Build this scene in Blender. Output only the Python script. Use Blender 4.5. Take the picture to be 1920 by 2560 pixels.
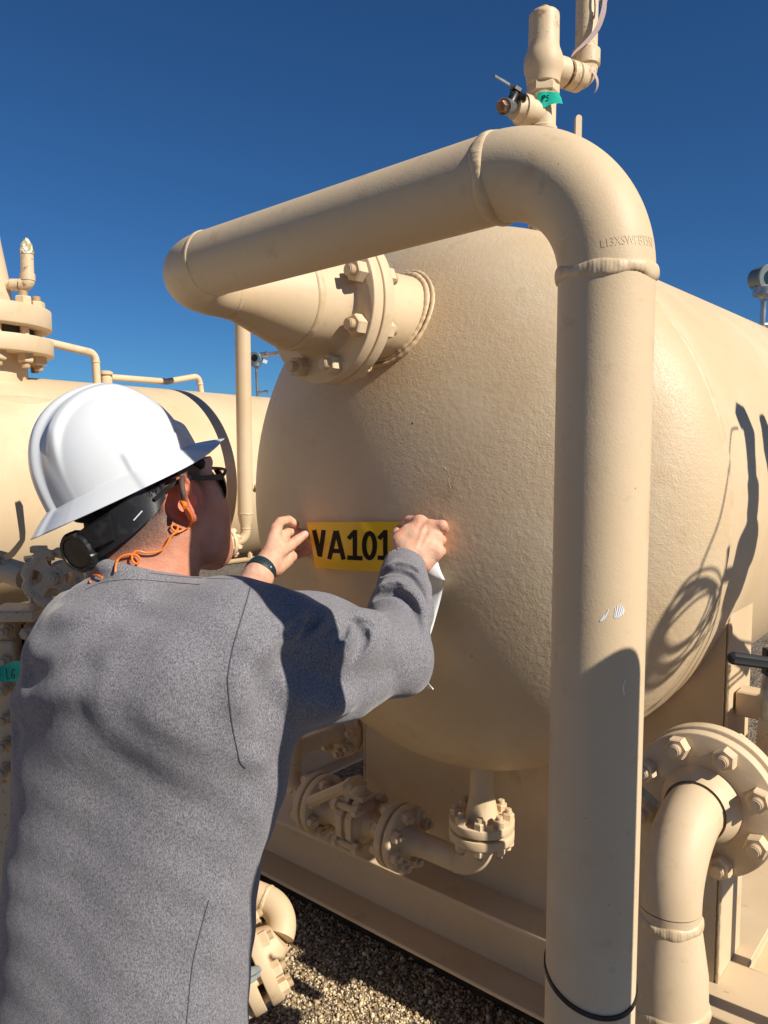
import bpy, math, random
import numpy as np
from mathutils import Vector, Matrix, Quaternion
random.seed(7); rng = np.random.default_rng(7)
sc = bpy.context.scene
for o in list(bpy.data.objects): bpy.data.objects.remove(o)
C = sc.collection
V = lambda *a: np.array(a, float)
def nrm(v): v = np.asarray(v, float); return v / np.linalg.norm(v)

# ---------------------------------------------------------------- camera, sky, sun, exposure
F = 1950.0; PITCH = math.radians(4.74)            # focal length in photo pixels; the camera stands at the origin, 1.38 m above the gravel
GZ = -1.38
cd = bpy.data.cameras.new('camera'); cam = bpy.data.objects.new('camera', cd); C.objects.link(cam)
cd.sensor_fit = 'VERTICAL'; cd.sensor_height = 24; cd.lens = 24 * F / 2560; cd.clip_start = 0.02; cd.clip_end = 5000
cam.location = (0, 0, 0); cam.rotation_euler = (math.pi / 2 - PITCH, 0, 0); sc.camera = cam
SAZ, SEL = math.radians(37.0), math.radians(37)   # the sun stands right of and behind the camera
S = V(math.cos(SAZ) * math.cos(SEL), -math.sin(SAZ) * math.cos(SEL), math.sin(SEL))   # towards the sun
w = bpy.data.worlds.new('World'); sc.world = w; w.use_nodes = True
nt = w.node_tree; bg = nt.nodes['Background']
sky = nt.nodes.new('ShaderNodeTexSky'); sky.sky_type = 'NISHITA'; sky.sun_disc = False
sky.sun_elevation = SEL; sky.sun_rotation = math.atan2(S[0], S[1])
sky.altitude = 1500; sky.air_density = 1.0; sky.dust_density = 0.15; sky.ozone_density = 4.0
tint = nt.nodes.new('ShaderNodeVectorMath'); tint.operation = 'MULTIPLY'; tint.inputs[1].default_value = (.52, 1.03, 1.46)
nt.links.new(sky.outputs[0], tint.inputs[0]); nt.links.new(tint.outputs[0], bg.inputs[0]); bg.inputs[1].default_value = 0.039
sl = bpy.data.lights.new('sun', 'SUN'); so = bpy.data.objects.new('sun', sl); C.objects.link(so)
sl.energy = 5.0; sl.angle = math.radians(0.53); sl.color = (1.0, 0.92, 0.80)
so.rotation_euler = Vector(-S).to_track_quat('-Z', 'Y').to_euler()
sc.view_settings.view_transform = 'Standard'; sc.view_settings.look = 'None'
sc.view_settings.exposure = 0.38; sc.view_settings.gamma = 1
sc.render.engine = 'CYCLES'

# ---------------------------------------------------------------- measuring: a photo pixel and a distance give a point
cp, sp = math.cos(PITCH), math.sin(PITCH)
def ray(px, py):
    u = (px - 960) / F; v = (py - 1280) / F
    return V(u, cp - v * sp, -(sp + v * cp))
def P(px, py, d):
    r = ray(px, py); return r * (d / r[1])
def proj(p):
    x, y, z = p; dep = y * cp - z * sp
    return 960 + F * x / dep, 1280 - F * (y * sp + z * cp) / dep
Z = V(0, 0, 1)
YAW = 0.697
A = V(math.sin(YAW), math.cos(YAW), 0)             # along the vessel, away
B = V(-math.cos(YAW), math.sin(YAW), 0)            # across it, to the left and away

# ---------------------------------------------------------------- materials
def mat(name, col, rough=0.5, metal=0.0, bump=None, var=None, spec=0.38, coat=0, sss=None, detail=None, speck=None):
    """bump: list of (scale, strength, distance); var: (scale, colour2, lo, hi)"""
    m = bpy.data.materials.new(name); m.use_nodes = True; n = m.node_tree; b = n.nodes['Principled BSDF']
    b.inputs['Base Color'].default_value = (*col, 1); b.inputs['Roughness'].default_value = rough
    b.inputs['Metallic'].default_value = metal; b.inputs['Specular IOR Level'].default_value = spec
    if coat: b.inputs['Coat Weight'].default_value = coat
    if sss: b.inputs['Subsurface Weight'].default_value = sss[0]; b.inputs['Subsurface Radius'].default_value = sss[1]; b.inputs['Subsurface Scale'].default_value = sss[2]
    geo = n.nodes.new('ShaderNodeNewGeometry'); last = None
    def noise(scale, det=3, rgh=.55):
        t = n.nodes.new('ShaderNodeTexNoise'); t.inputs['Scale'].default_value = scale; t.inputs['Detail'].default_value = det
        t.inputs['Roughness'].default_value = rgh; n.links.new(geo.outputs['Position'], t.inputs['Vector']); return t
    def ramp(src, lo, hi, c0, c1):
        r = n.nodes.new('ShaderNodeValToRGB'); e = r.color_ramp.elements
        e[0].position = lo; e[1].position = hi; e[0].color = (*c0, 1); e[1].color = (*c1, 1); n.links.new(src, r.inputs[0]); return r
    colout = None
    if var:
        for i, (sc_, c2, lo, hi) in enumerate(var):
            t = noise(sc_, 4); r = ramp(t.outputs['Fac'], lo, hi, (0, 0, 0), (1, 1, 1))
            mx = n.nodes.new('ShaderNodeMixRGB'); mx.inputs[2].default_value = (*c2, 1)
            if colout: n.links.new(colout, mx.inputs[1])
            else: mx.inputs[1].default_value = (*col, 1)
            n.links.new(r.outputs[0], mx.inputs[0]); colout = mx.outputs[0]
    if colout: n.links.new(colout, b.inputs['Base Color'])
    prev = None
    for bb in (bump or []):
        t = noise(bb[0], 2); bn = n.nodes.new('ShaderNodeBump'); bn.inputs['Strength'].default_value = bb[1]; bn.inputs['Distance'].default_value = bb[2]
        n.links.new(t.outputs['Fac'], bn.inputs['Height'])
        if prev: n.links.new(prev, bn.inputs['Normal'])
        prev = bn.outputs[0]
    if prev: n.links.new(prev, b.inputs['Normal'])
    return m
PAINT = (0.62, 0.480, 0.312)
M = {}
M['paint'] = mat('beige_paint', PAINT, 0.55, bump=[(420, .22, .0008), (40, .10, .003)],
                 var=[(6, (0.70, 0.58, 0.41), .52, .75), (17, (0.50, 0.36, 0.20), .62, .80), (3.0, (0.56, 0.41, 0.24), .42, .7), (260, (0.30, 0.17, 0.07), .715, .75), (48, (0.52, 0.39, 0.24), .60, .78)])
M['weld'] = mat('painted_weld', PAINT, 0.48, bump=[(150, .35, .0015)], var=[(40, (0.52, 0.38, 0.21), .4, .7)])
M['paint_far'] = mat('beige_paint_plain', PAINT, 0.58, bump=[(200, .1, .001)], var=[(5, (0.69, 0.57, 0.40), .52, .75), (14, (0.48, 0.34, 0.18), .62, .82), (2.0, (0.56, 0.41, 0.24), .4, .7), (90, (0.45, 0.30, 0.15), .70, .76)])
M['rust'] = mat('rusty_paint', (0.16, 0.07, 0.03), 0.85, bump=[(300, .9, .003)], var=[(60, (0.45, 0.28, 0.12), .45, .6), (200, (0.05, 0.02, 0.01), .5, .65)])
M['worn'] = mat('worn_beige_paint', PAINT, 0.5, bump=[(300, .4, .001)], var=[(30, (0.30, 0.15, 0.06), .60, .70), (160, (0.22, 0.11, 0.05), .62, .70)])
M['stained'] = mat('rust_stained_paint', PAINT, 0.6, bump=[(200, .4, .001)], var=[(26, (0.30, 0.14, 0.05), .50, .60), (120, (0.14, 0.06, 0.025), .58, .68)])
M['dark_gap'] = mat('gasket', (0.03, 0.025, 0.02), 0.8)
M['steel'] = mat('bare_steel', (0.42, 0.43, 0.43), 0.35, 0.85, bump=[(300, .2, .001)], var=[(40, (0.25, 0.24, 0.22), .4, .7)])
M['grey_metal'] = mat('grey_enamel', (0.16, 0.19, 0.20), 0.45, 0.2, bump=[(200, .15, .001)])
M['blue_metal'] = mat('blue_grey_enamel', (0.12, 0.20, 0.25), 0.4, 0.1)
M['glass'] = mat('dark_glass', (0.01, 0.012, 0.015), 0.05, 0, spec=.8)
M['black'] = mat('black_plastic', (0.012, 0.012, 0.014), 0.38, bump=[(400, .15, .0005)], var=[(60, (0.03, 0.03, 0.033), .5, .7)])
M['rubber'] = mat('black_rubber', (0.02, 0.02, 0.022), 0.6)
M['watch'] = mat('teal_black_rubber', (0.012, 0.028, 0.034), 0.5)
M['helmet'] = mat('white_shell', (0.60, 0.625, 0.65), 0.27, bump=[(14, .05, .004)], spec=.5, coat=.15, var=[(9, (0.56, 0.58, 0.60), .45, .7), (30, (0.50, 0.49, 0.46), .68, .8)])
M['orange'] = mat('orange_cord', (0.95, 0.20, 0.02), 0.45)
M['tape'] = mat('green_tape', (0.02, 0.52, 0.36), 0.35, bump=[(60, .3, .003)])
M['ink'] = mat('black_ink', (0.006, 0.005, 0.005), 0.6, spec=.2)
M['white_paper'] = mat('white_release_paper', (0.78, 0.80, 0.80), 0.35)
M['scuff'] = mat('white_scuff', (0.75, 0.78, 0.82), 0.7)
M['strap'] = mat('faded_pink_webbing', (0.50, 0.38, 0.36), 0.8, bump=[(500, .4, .001)])
M['denim'] = mat('dark_denim', (0.05, 0.07, 0.12), 0.85, bump=[(900, .4, .001)])

# sign yellow, slightly see-through vinyl
M['yellow'] = mat('yellow_vinyl', (0.95, 0.60, 0.02), 0.28, bump=[(9, .3, .01)], var=[(8, (0.92, 0.52, 0.015), .4, .65)], spec=.4)

# orange-peel paint of the vessel end: coarse runs in patches
def peel():
    m = mat('orange_peel_paint', PAINT, 0.5, var=[(5, (0.68, 0.56, 0.39), .52, .75), (13, (0.50, 0.36, 0.20), .62, .82), (3.0, (0.56, 0.41, 0.24), .42, .7), (300, (0.25, 0.14, 0.06), .76, .78)])
    n = m.node_tree; b = n.nodes['Principled BSDF']; geo = n.nodes.new('ShaderNodeNewGeometry')
    def noi(s, d): 
        t = n.nodes.new('ShaderNodeTexNoise'); t.inputs['Scale'].default_value = s; t.inputs['Detail'].default_value = d; n.links.new(geo.outputs['Position'], t.inputs['Vector']); return t
    t1, t2, t3 = noi(260, 3), noi(3.2, 3), noi(90, 2)
    r = n.nodes.new('ShaderNodeMapRange'); r.inputs[1].default_value = .42; r.inputs[2].default_value = .62; r.inputs[3].default_value = .12; r.inputs[4].default_value = 1.0
    n.links.new(t2.outputs['Fac'], r.inputs[0])
    cr = n.nodes.new('ShaderNodeMapRange'); cr.inputs[1].default_value = .50; cr.inputs[2].default_value = .62; cr.interpolation_type = 'SMOOTHSTEP'
    n.links.new(t1.outputs['Fac'], cr.inputs[0])
    mu = n.nodes.new('ShaderNodeMath'); mu.operation = 'MULTIPLY'; n.links.new(r.outputs[0], mu.inputs[0]); n.links.new(cr.outputs[0], mu.inputs[1])
    b1 = n.nodes.new('ShaderNodeBump'); b1.inputs['Strength'].default_value = .26; b1.inputs['Distance'].default_value = .0014; n.links.new(mu.outputs[0], b1.inputs['Height'])
    b2 = n.nodes.new('ShaderNodeBump'); b2.inputs['Strength'].default_value = .25; b2.inputs['Distance'].default_value = .003
    n.links.new(t3.outputs['Fac'], b2.inputs['Height']); n.links.new(b1.outputs[0], b2.inputs['Normal']); n.links.new(b2.outputs[0], b.inputs['Normal'])
    return m
M['peel'] = peel()

def knit():
    m = bpy.data.materials.new('heather_grey_fleece'); m.use_nodes = True; n = m.node_tree; b = n.nodes['Principled BSDF']
    b.inputs['Roughness'].default_value = .95; b.inputs['Specular IOR Level'].default_value = .15
    b.inputs['Sheen Weight'].default_value = .25; b.inputs['Sheen Roughness'].default_value = .5
    geo = n.nodes.new('ShaderNodeNewGeometry'); mp = n.nodes.new('ShaderNodeMapping'); n.links.new(geo.outputs['Position'], mp.inputs[0]); mp.inputs['Scale'].default_value = (1, 1, .55)
    t = n.nodes.new('ShaderNodeTexNoise'); t.inputs['Scale'].default_value = 640; t.inputs['Detail'].default_value = 4; t.inputs['Roughness'].default_value = .7
    n.links.new(mp.outputs[0], t.inputs['Vector'])
    r = n.nodes.new('ShaderNodeValToRGB'); e = r.color_ramp.elements; e[0].position = .36; e[1].position = .64
    e[0].color = (.084, .082, .092, 1); e[1].color = (.268, .262, .285, 1); n.links.new(t.outputs['Fac'], r.inputs[0]); n.links.new(r.outputs[0], b.inputs['Base Color'])
    t2 = n.nodes.new('ShaderNodeTexNoise'); t2.inputs['Scale'].default_value = 26; t2.inputs['Detail'].default_value = 3; n.links.new(geo.outputs['Position'], t2.inputs['Vector'])
    b2 = n.nodes.new('ShaderNodeBump'); b2.inputs['Strength'].default_value = .35; b2.inputs['Distance'].default_value = .006; n.links.new(t2.outputs['Fac'], b2.inputs['Height'])
    b1 = n.nodes.new('ShaderNodeBump'); b1.inputs['Strength'].default_value = .4; b1.inputs['Distance'].default_value = .0009; n.links.new(t.outputs['Fac'], b1.inputs['Height']); n.links.new(b2.outputs[0], b1.inputs['Normal'])
    n.links.new(b1.outputs[0], b.inputs['Normal'])
    return m
M['knit'] = knit()

# ---------------------------------------------------------------- mesh helpers
class MB:
    def __init__(s): s.v = []; s.f = []; s.n = 0
    def add(s, vs, fs):
        s.v.append(np.asarray(vs, float).reshape(-1, 3)); s.f += [tuple(i + s.n for i in f) for f in fs]; s.n += len(s.v[-1]); return s
    def grid(s, g, cu=False, cv=False):
        g = np.asarray(g); nu, nv = g.shape[:2]; fs = []
        for i in range(nu if cu else nu - 1):
            for j in range(nv if cv else nv - 1):
                a = i * nv + j; b_ = ((i + 1) % nu) * nv + j; c_ = ((i + 1) % nu) * nv + (j + 1) % nv; d_ = i * nv + (j + 1) % nv
                fs.append((a, b_, c_, d_))
        return s.add(g.reshape(-1, 3), fs)
    def lathe(s, o, ax, prof, seg=48, cap=True):
        """prof: (distance along ax, radius)"""
        ax = nrm(ax); a, b = basis(ax); t = np.linspace(0, 2 * np.pi, seg, endpoint=False)
        ring = a * np.cos(t)[:, None] + b * np.sin(t)[:, None]
        g = np.array([o + ax * h + ring * r for h, r in prof]); base = s.n; s.grid(g, cv=True)
        if cap:
            if prof[0][1] > 1e-6: s.f.append(tuple(base + i for i in range(seg))[::-1])
            if prof[-1][1] > 1e-6: s.f.append(tuple(base + (len(prof) - 1) * seg + i for i in range(seg)))
        return s
    def cyl(s, p0, p1, r0, r1=None, seg=32, cap=True, bev=0):
        r1 = r0 if r1 is None else r1; p0 = np.asarray(p0, float); d = np.asarray(p1, float) - p0; L = np.linalg.norm(d)
        pr = [(0, r0), (L, r1)] if not bev else [(0, r0 - bev), (bev * .3, r0 - bev * .3), (bev, r0), (L - bev, r1), (L - bev * .3, r1 - bev * .3), (L, r1 - bev)]
        return s.lathe(p0, d, pr, seg, cap)
    def tube(s, pts, r, seg=16, cap=True, rfun=None, closed=False):
        pts = np.asarray(pts, float); n = len(pts); r = np.broadcast_to(r, (n,))
        tg = np.gradient(pts, axis=0) if not closed else np.roll(pts, -1, 0) - np.roll(pts, 1, 0)
        tg /= np.linalg.norm(tg, axis=1)[:, None] + 1e-12
        a, _ = basis(tg[0]); t = np.linspace(0, 2 * np.pi, seg, endpoint=False); g = []
        for i in range(n):
            a = nrm(a - tg[i] * a.dot(tg[i])); b = np.cross(tg[i], a)
            rr = r[i] if rfun is None else rfun(i, t)
            g.append(pts[i] + (a * np.cos(t)[:, None] + b * np.sin(t)[:, None]) * (rr if np.isscalar(rr) else np.asarray(rr)[:, None]))
        base = s.n; s.grid(g, cu=closed, cv=True)
        if cap and not closed: s.f.append(tuple(base + i for i in range(seg))[::-1]); s.f.append(tuple(base + (n - 1) * seg + i for i in range(seg)))
        return s
    def box(s, c, dx, dy, dz, ax=(1, 0, 0), ay=(0, 1, 0), az=None, bev=0):
        ax, ay = nrm(ax), nrm(ay); az = nrm(np.cross(ax, ay)) if az is None else nrm(az); b = min(bev, dx * .45, dy * .45, dz * .45)
        if b <= 0:
            vs = [np.asarray(c) + ax * i * dx / 2 + ay * j * dy / 2 + az * k * dz / 2 for i in (-1, 1) for j in (-1, 1) for k in (-1, 1)]
            return s.add(vs, [(0, 1, 3, 2), (4, 6, 7, 5), (0, 4, 5, 1), (2, 3, 7, 6), (0, 2, 6, 4), (1, 5, 7, 3)])
        bm_pts = []
        h = (dx / 2, dy / 2, dz / 2); vs = []; idx = {}
        for i in (-1, 1):
            for j in (-1, 1):
                for k in (-1, 1):
                    for m_ in range(3):
                        q = [i * h[0], j * h[1], k * h[2]]; sg = (i, j, k)
                        for t in range(3):
                            if t != m_: q[t] -= sg[t] * b
                        idx[(i, j, k, m_)] = len(vs); vs.append(np.asarray(c) + ax * q[0] + ay * q[1] + az * q[2])
        fs = []
        for m_ in range(3):
            o1, o2 = [t for t in range(3) if t != m_]
            for sgn in (-1, 1):
                f = []
                for (p, q) in ((-1, -1), (1, -1), (1, 1), (-1, 1)):
                    k_ = [0, 0, 0]; k_[m_] = sgn; k_[o1] = p; k_[o2] = q; f.append(idx[(*k_, m_)])
                fs.append(tuple(f))
                # edges along axis m_
        for m_ in range(3):
            o1, o2 = [t for t in range(3) if t != m_]
            for p in (-1, 1):
                for q in (-1, 1):
                    k0 = [0, 0, 0]; k1 = [0, 0, 0]; k0[m_] = -1; k1[m_] = 1
                    for k_ in (k0, k1): k_[o1] = p; k_[o2] = q
                    fs.append((idx[(*k0, o1)], idx[(*k1, o1)], idx[(*k1, o2)], idx[(*k0, o2)]))
        for i in (-1, 1):
            for j in (-1, 1):
                for k in (-1, 1): fs.append(tuple(idx[(i, j, k, m_)] for m_ in range(3)))
        return s.add(vs, fs)
    def prism(s, poly, o, ax, ay, th):
        """polygon in the ax/ay plane through o, given thickness th along ax x ay"""
        ax, ay = nrm(ax), nrm(ay); n = np.cross(ax, ay); k = len(poly)
        q = [np.asarray(o) + ax * x + ay * y for x, y in poly]
        vs = [p - n * th / 2 for p in q] + [p + n * th / 2 for p in q]
        return s.add(vs, [tuple(range(k))[::-1], tuple(range(k, 2 * k))] + [(i, (i + 1) % k, k + (i + 1) % k, k + i) for i in range(k)])
def basis(ax):
    ax = nrm(ax); r = Z if abs(ax[2]) < .9 else V(0, 1, 0)
    a = nrm(np.cross(ax, r)); return a, np.cross(a, ax)
def wloc(o):
    p = V(0, 0, 0)
    while o is not None: p = p + np.array(o.location); o = o.parent
    return p
def mesh_from(name, v, f, smooth=True, ang=35):
    me = bpy.data.meshes.new(name); me.from_pydata([tuple(x) for x in v], [], f)
    import bmesh
    bm = bmesh.new(); bm.from_mesh(me); bmesh.ops.recalc_face_normals(bm, faces=bm.faces)
    if smooth:
        ca = math.radians(ang)
        for fc in bm.faces: fc.smooth = True
        for e in bm.edges:
            if len(e.link_faces) == 2 and e.calc_face_angle(0) > ca: e.smooth = False
    bm.to_mesh(me); bm.free(); return me
def obj(name, mb, m, parent=None, label=None, smooth=True, ang=35):
    v = np.concatenate(mb.v) if isinstance(mb, MB) else mb[0]; f = mb.f if isinstance(mb, MB) else mb[1]
    off = wloc(parent); me = mesh_from(name, v - off, f, smooth, ang); me.materials.append(M[m] if isinstance(m, str) else m)
    o = bpy.data.objects.new(name, me); C.objects.link(o)
    if parent is not None: o.parent = parent
    if label: o['label'] = label
    return o
def thing(name, label, cat, loc, group=None):
    o = bpy.data.objects.new(name, None); C.objects.link(o); o.location = tuple(loc); o.empty_display_size = .05
    o['label'] = label; o['category'] = cat
    if group: o['group'] = group
    return o
def tag(o, label, cat, group=None):
    o['label'] = label; o['category'] = cat
    if group: o['group'] = group
    return o
def inst(name, me, parent, loc, ax, roll=0.0):
    """a child sharing mesh data built along +Z"""
    o = bpy.data.objects.new(name, me); C.objects.link(o); o.parent = parent
    o.rotation_mode = 'QUATERNION'; o.location = tuple(np.asarray(loc) - wloc(parent))
    o.rotation_quaternion = Vector(nrm(ax)).to_track_quat('Z', 'Y') @ Quaternion((0, 0, 1), roll); return o

def fillet(c, d0, d1, R, n=20):
    """arc round corner c, coming along d0 and leaving along d1"""
    d0, d1 = nrm(d0), nrm(d1); th = math.acos(np.clip(d0.dot(d1), -1, 1)); L = R * math.tan(th / 2)
    p0 = c - d0 * L; nn = nrm(d1 - d0 * d0.dot(d1)); ce = p0 + nn * R; t = np.linspace(0, th, n)
    return np.array([ce - nn * R * math.cos(x) + d0 * R * math.sin(x) for x in t]), L
def weld(o, ax, r, wd=.006, ht=.0035, seg=400, ripple=1.0, ph=0):
    """hand-laid bead round a pipe"""
    ax = nrm(ax); a, b = basis(ax); t = np.linspace(0, 2 * np.pi, seg, endpoint=False); mb = MB(); g = []
    seg = max(seg, 400); t = np.linspace(0, 2 * np.pi, seg, endpoint=False); k = max(24, int(2 * np.pi * r / .0042)); wd = wd * 1.2; ht = ht * .72
    wob = .0009 * np.sin(3 * t + ph) + .0005 * np.sin(7 * t + 2 * ph)
    hh = ht * (1 + ripple * (.03 * np.sin(k * t + 3 * np.sin(5 * t)) + .22 * np.sin(2 * t + ph) + .12 * np.sin(9 * t + ph) + .07 * np.sin(23 * t)))
    for q in np.linspace(-1, 1, 9):
        off = q * wd * (1 + .2 * np.sin(5 * t + ph)) + wob + .00015 * np.sin(k * t + q * 2.5) * (1 - q * q)
        rr = r - .001 + (hh + .001) * np.sqrt(max(0, 1 - q * q)) 
        g.append(o + ax * off[:, None] + (a * np.cos(t)[:, None] + b * np.sin(t)[:, None]) * rr[:, None])
    return mb.grid(g, cv=True)
def flange(o, ax, r, th, rn, bev=.002, groove=False):
    """disc from o along ax, with a round-edged rim"""
    pr = [(0, rn), (0, r - bev), (bev * .4, r - bev * .3), (bev, r), (th - bev, r), (th - bev * .4, r - bev * .3), (th, r - bev), (th, rn)]
    return MB().lathe(np.asarray(o), ax, pr, 72, cap=True)
_bm = {}
def bolt_mesh(dn, half, m='paint'):
    """stud with a nut and a threaded end on both sides of the joint; dn stud diameter, half = half grip"""
    key = (round(dn, 5), round(half, 5), m)
    if key in _bm: return _bm[key]
    mb = MB(); r = dn / 2; nr = dn * .92; nh = dn * 1.0; L = half + nh + dn * .55
    mb.lathe(V(0, 0, -half), Z, [(0, r), (2 * half, r)], 16, cap=False)
    for s in (-1, 1):
        pr = [(0, r)]; x = 0; n = 5; st = dn * .55 / n
        for i in range(n): pr += [(x + st * .1, r * 1.0), (x + st * .5, r * .86), (x + st * .95, r)]; x += st
        pr += [(x, r * .85), (x + dn * .04, r * .8)]
        mb.lathe(V(0, 0, s * (half + nh)), V(0, 0, s), pr, 16)
        t = np.arange(6) * np.pi / 3 + .2; c_, s_ = np.cos(t), np.sin(t); g = []
        for h, k in ((0, 1), (nh * .86, 1), (nh, .88)):
            g.append(np.stack([c_ * nr * k, s_ * nr * k, np.full(6, s * (half + h))], 1))
        b0 = mb.n; mb.grid(np.array(g), cv=True); mb.f.append(tuple(b0 + 12 + i for i in range(6))); mb.f.append(tuple(b0 + i for i in range(6)))
    me = mesh_from('bolt', np.concatenate(mb.v), mb.f, True, 30); me.materials.append(M[m]); _bm[key] = me; return me
def bolts(parent, o, ax, rb, n, dn, half, ph=0, a=None, m='paint', skip=()):
    a0, b0 = basis(ax)
    for i in range(n):
        if i in skip: continue
        t = ph - i * 2 * np.pi / n
        inst('bolt', bolt_mesh(dn, half, m), parent, np.asarray(o) + (a0 * np.cos(t) + b0 * np.sin(t)) * rb, ax, (i * 1.7) % 1.05)
def along(p, d, px):
    """point on the line p + t d that stands at photo column px"""
    lo, hi = -3.0, 3.0; f = lambda t: proj(p + d * t)[0] - px
    ts = np.linspace(-1.2, 1.2, 481); vals = [abs(f(t)) if (p + d * t)[1] > .1 else 1e9 for t in ts]; i = int(np.argmin(vals)); t = ts[i]
    for _ in range(20):
        e = 1e-4; g = (f(t + e) - f(t - e)) / (2 * e); t -= f(t) / g
    return p + d * t
def circ_pts(o, ax, r, n=72, t0=0, t1=2 * math.pi, end=False):
    a, b = basis(ax); t = np.linspace(t0, t1, n, endpoint=end); return o + r * (a * np.cos(t)[:, None] + b * np.sin(t)[:, None])
def spline(pts, n=8):
    p = np.asarray(pts, float); q = np.vstack([2 * p[0] - p[1], p, 2 * p[-1] - p[-2]]); out = []
    for i in range(1, len(q) - 2):
        for t in np.linspace(0, 1, n, endpoint=False):
            a, b, c, d = q[i - 1], q[i], q[i + 1], q[i + 2]
            out.append(.5 * ((2 * b) + (c - a) * t + (2 * a - 5 * b + 4 * c - d) * t * t + (3 * b - a - 3 * c + d) * t ** 3))
    out.append(p[-1]); return np.array(out)
# ---------------------------------------------------------------- ground
gm = bpy.data.materials.new('gravel_ground'); gm.use_nodes = True; n = gm.node_tree; b = n.nodes['Principled BSDF']; b.inputs['Roughness'].default_value = .95
geo = n.nodes.new('ShaderNodeNewGeometry'); vo = n.nodes.new('ShaderNodeTexVoronoi'); vo.inputs['Scale'].default_value = 75; n.links.new(geo.outputs['Position'], vo.inputs['Vector'])
r = n.nodes.new('ShaderNodeValToRGB'); e = r.color_ramp.elements; e[0].color = (.06, .045, .03, 1); e[1].color = (.28, .22, .15, 1); e[1].position = .9
sp_ = n.nodes.new('ShaderNodeSeparateColor'); n.links.new(vo.outputs['Color'], sp_.inputs[0]); n.links.new(sp_.outputs[0], r.inputs[0]); n.links.new(r.outputs[0], b.inputs['Base Color'])
bu = n.nodes.new('ShaderNodeBump'); bu.invert = True; bu.inputs['Strength'].default_value = 1; bu.inputs['Distance'].default_value = .01; n.links.new(vo.outputs['Distance'], bu.inputs['Height']); n.links.new(bu.outputs[0], b.inputs['Normal'])
g = obj('ground', MB().grid([[V(x, y, GZ) for y in (-400, 600)] for x in (-500, 500)]), gm); g['kind'] = 'structure'
# loose stones where the photograph looks down on them
st = bpy.data.materials.new('stone_mix'); st.use_nodes = True; n = st.node_tree; b = n.nodes['Principled BSDF']; b.inputs['Roughness'].default_value = .9
geo = n.nodes.new('ShaderNodeNewGeometry'); r = n.nodes.new('ShaderNodeValToRGB'); e = r.color_ramp.elements
e[0].color = (.14, .09, .05, 1); e[1].color = (.74, .62, .42, 1); k_ = e.new(.5); k_.color = (.46, .34, .19, 1)
n.links.new(geo.outputs['Random Per Island'], r.inputs[0]); n.links.new(r.outputs[0], b.inputs['Base Color'])
ico = []; ph_ = (1 + 5 ** .5) / 2
iv = np.array([(-1, ph_, 0), (1, ph_, 0), (-1, -ph_, 0), (1, -ph_, 0), (0, -1, ph_), (0, 1, ph_), (0, -1, -ph_), (0, 1, -ph_), (ph_, 0, -1), (ph_, 0, 1), (-ph_, 0, -1), (-ph_, 0, 1)]) / 1.9
ifc = [(0, 11, 5), (0, 5, 1), (0, 1, 7), (0, 7, 10), (0, 10, 11), (1, 5, 9), (5, 11, 4), (11, 10, 2), (10, 7, 6), (7, 1, 8), (3, 9, 4), (3, 4, 2), (3, 2, 6), (3, 6, 8), (3, 8, 9), (4, 9, 5), (2, 4, 11), (6, 2, 10), (8, 6, 7), (9, 8, 1)]
NP = 60000; px_ = rng.uniform(-.75, .6, NP); py_ = rng.uniform(1.25, 2.3, NP)
far = rng.random(NP) < .22; px_[far] = rng.uniform(.7, 2.2, far.sum()); py_[far] = rng.uniform(1.4, 3.6, far.sum())
sz = rng.uniform(.0013, .0042, NP) * (1 + (rng.random(NP) < .05) * .9)
vs = iv[None] * (1 + rng.normal(0, .16, (NP, 12, 1))) * sz[:, None, None] * rng.uniform(.6, 1.3, (NP, 1, 3)); vs += np.stack([px_, py_, GZ + sz * rng.uniform(.0, .9, NP)], 1)[:, None]
me = bpy.data.meshes.new('gravel'); allf = (np.array(ifc)[None] + 12 * np.arange(NP)[:, None, None]).reshape(-1, 3)
me.vertices.add(NP * 12); me.vertices.foreach_set('co', vs.reshape(-1)); me.loops.add(len(allf) * 3); me.loops.foreach_set('vertex_index', allf.reshape(-1))
me.polygons.add(len(allf)); me.polygons.foreach_set('loop_start', np.arange(len(allf)) * 3); me.update(); me.validate(); me.materials.append(st)
o = bpy.data.objects.new('gravel', me); C.objects.link(o); o['kind'] = 'stuff'; o['label'] = 'loose pale crushed stone covering the ground'; o['category'] = 'gravel'

# ---------------------------------------------------------------- main vessel
VC = V(.1529, 1.708, -.1208); VR = .58; VK = .458
def vs_d(p):
    q = p - VC; a = q @ A; bb = q @ B; z = q[..., 2]
    return np.where(a < 0, np.sqrt((a / VK) ** 2 + bb ** 2 + z ** 2) - VR, np.hypot(bb, z) - VR)
def vmarch(o, d, L=4, n=4000):
    t = np.linspace(0, L, n); dd = vs_d(o + d * t[:, None]); i = np.argmax(dd < 0)
    return (o + d * t[i]) if dd[i] < 0 else None
def vhit(px, py):
    r = ray(px, py); r = r / r[1]; h = vmarch(V(0, 0, 0), r)
    if h is None: t = np.linspace(.8, 3, 2200); h = r * t[int(np.argmin(vs_d(r * t[:, None])))]
    return h
def vnorm(p):
    e = 1e-4; return nrm([float(vs_d(p + d) - vs_d(p - d)) for d in (V(e, 0, 0), V(0, e, 0), V(0, 0, e))])
ves = thing('pressure_vessel', 'large beige pressure vessel whose domed end faces the man and takes the yellow sign', 'vessel', VC + V(0, 0, -VR))
u = np.linspace(0, np.pi / 2, 64)
obj('vessel_head', MB().lathe(VC, A, [(-VK * VR * math.cos(x), max(VR * math.sin(x), 1e-7)) for x in u], 160, cap=False), 'peel', ves)
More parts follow.
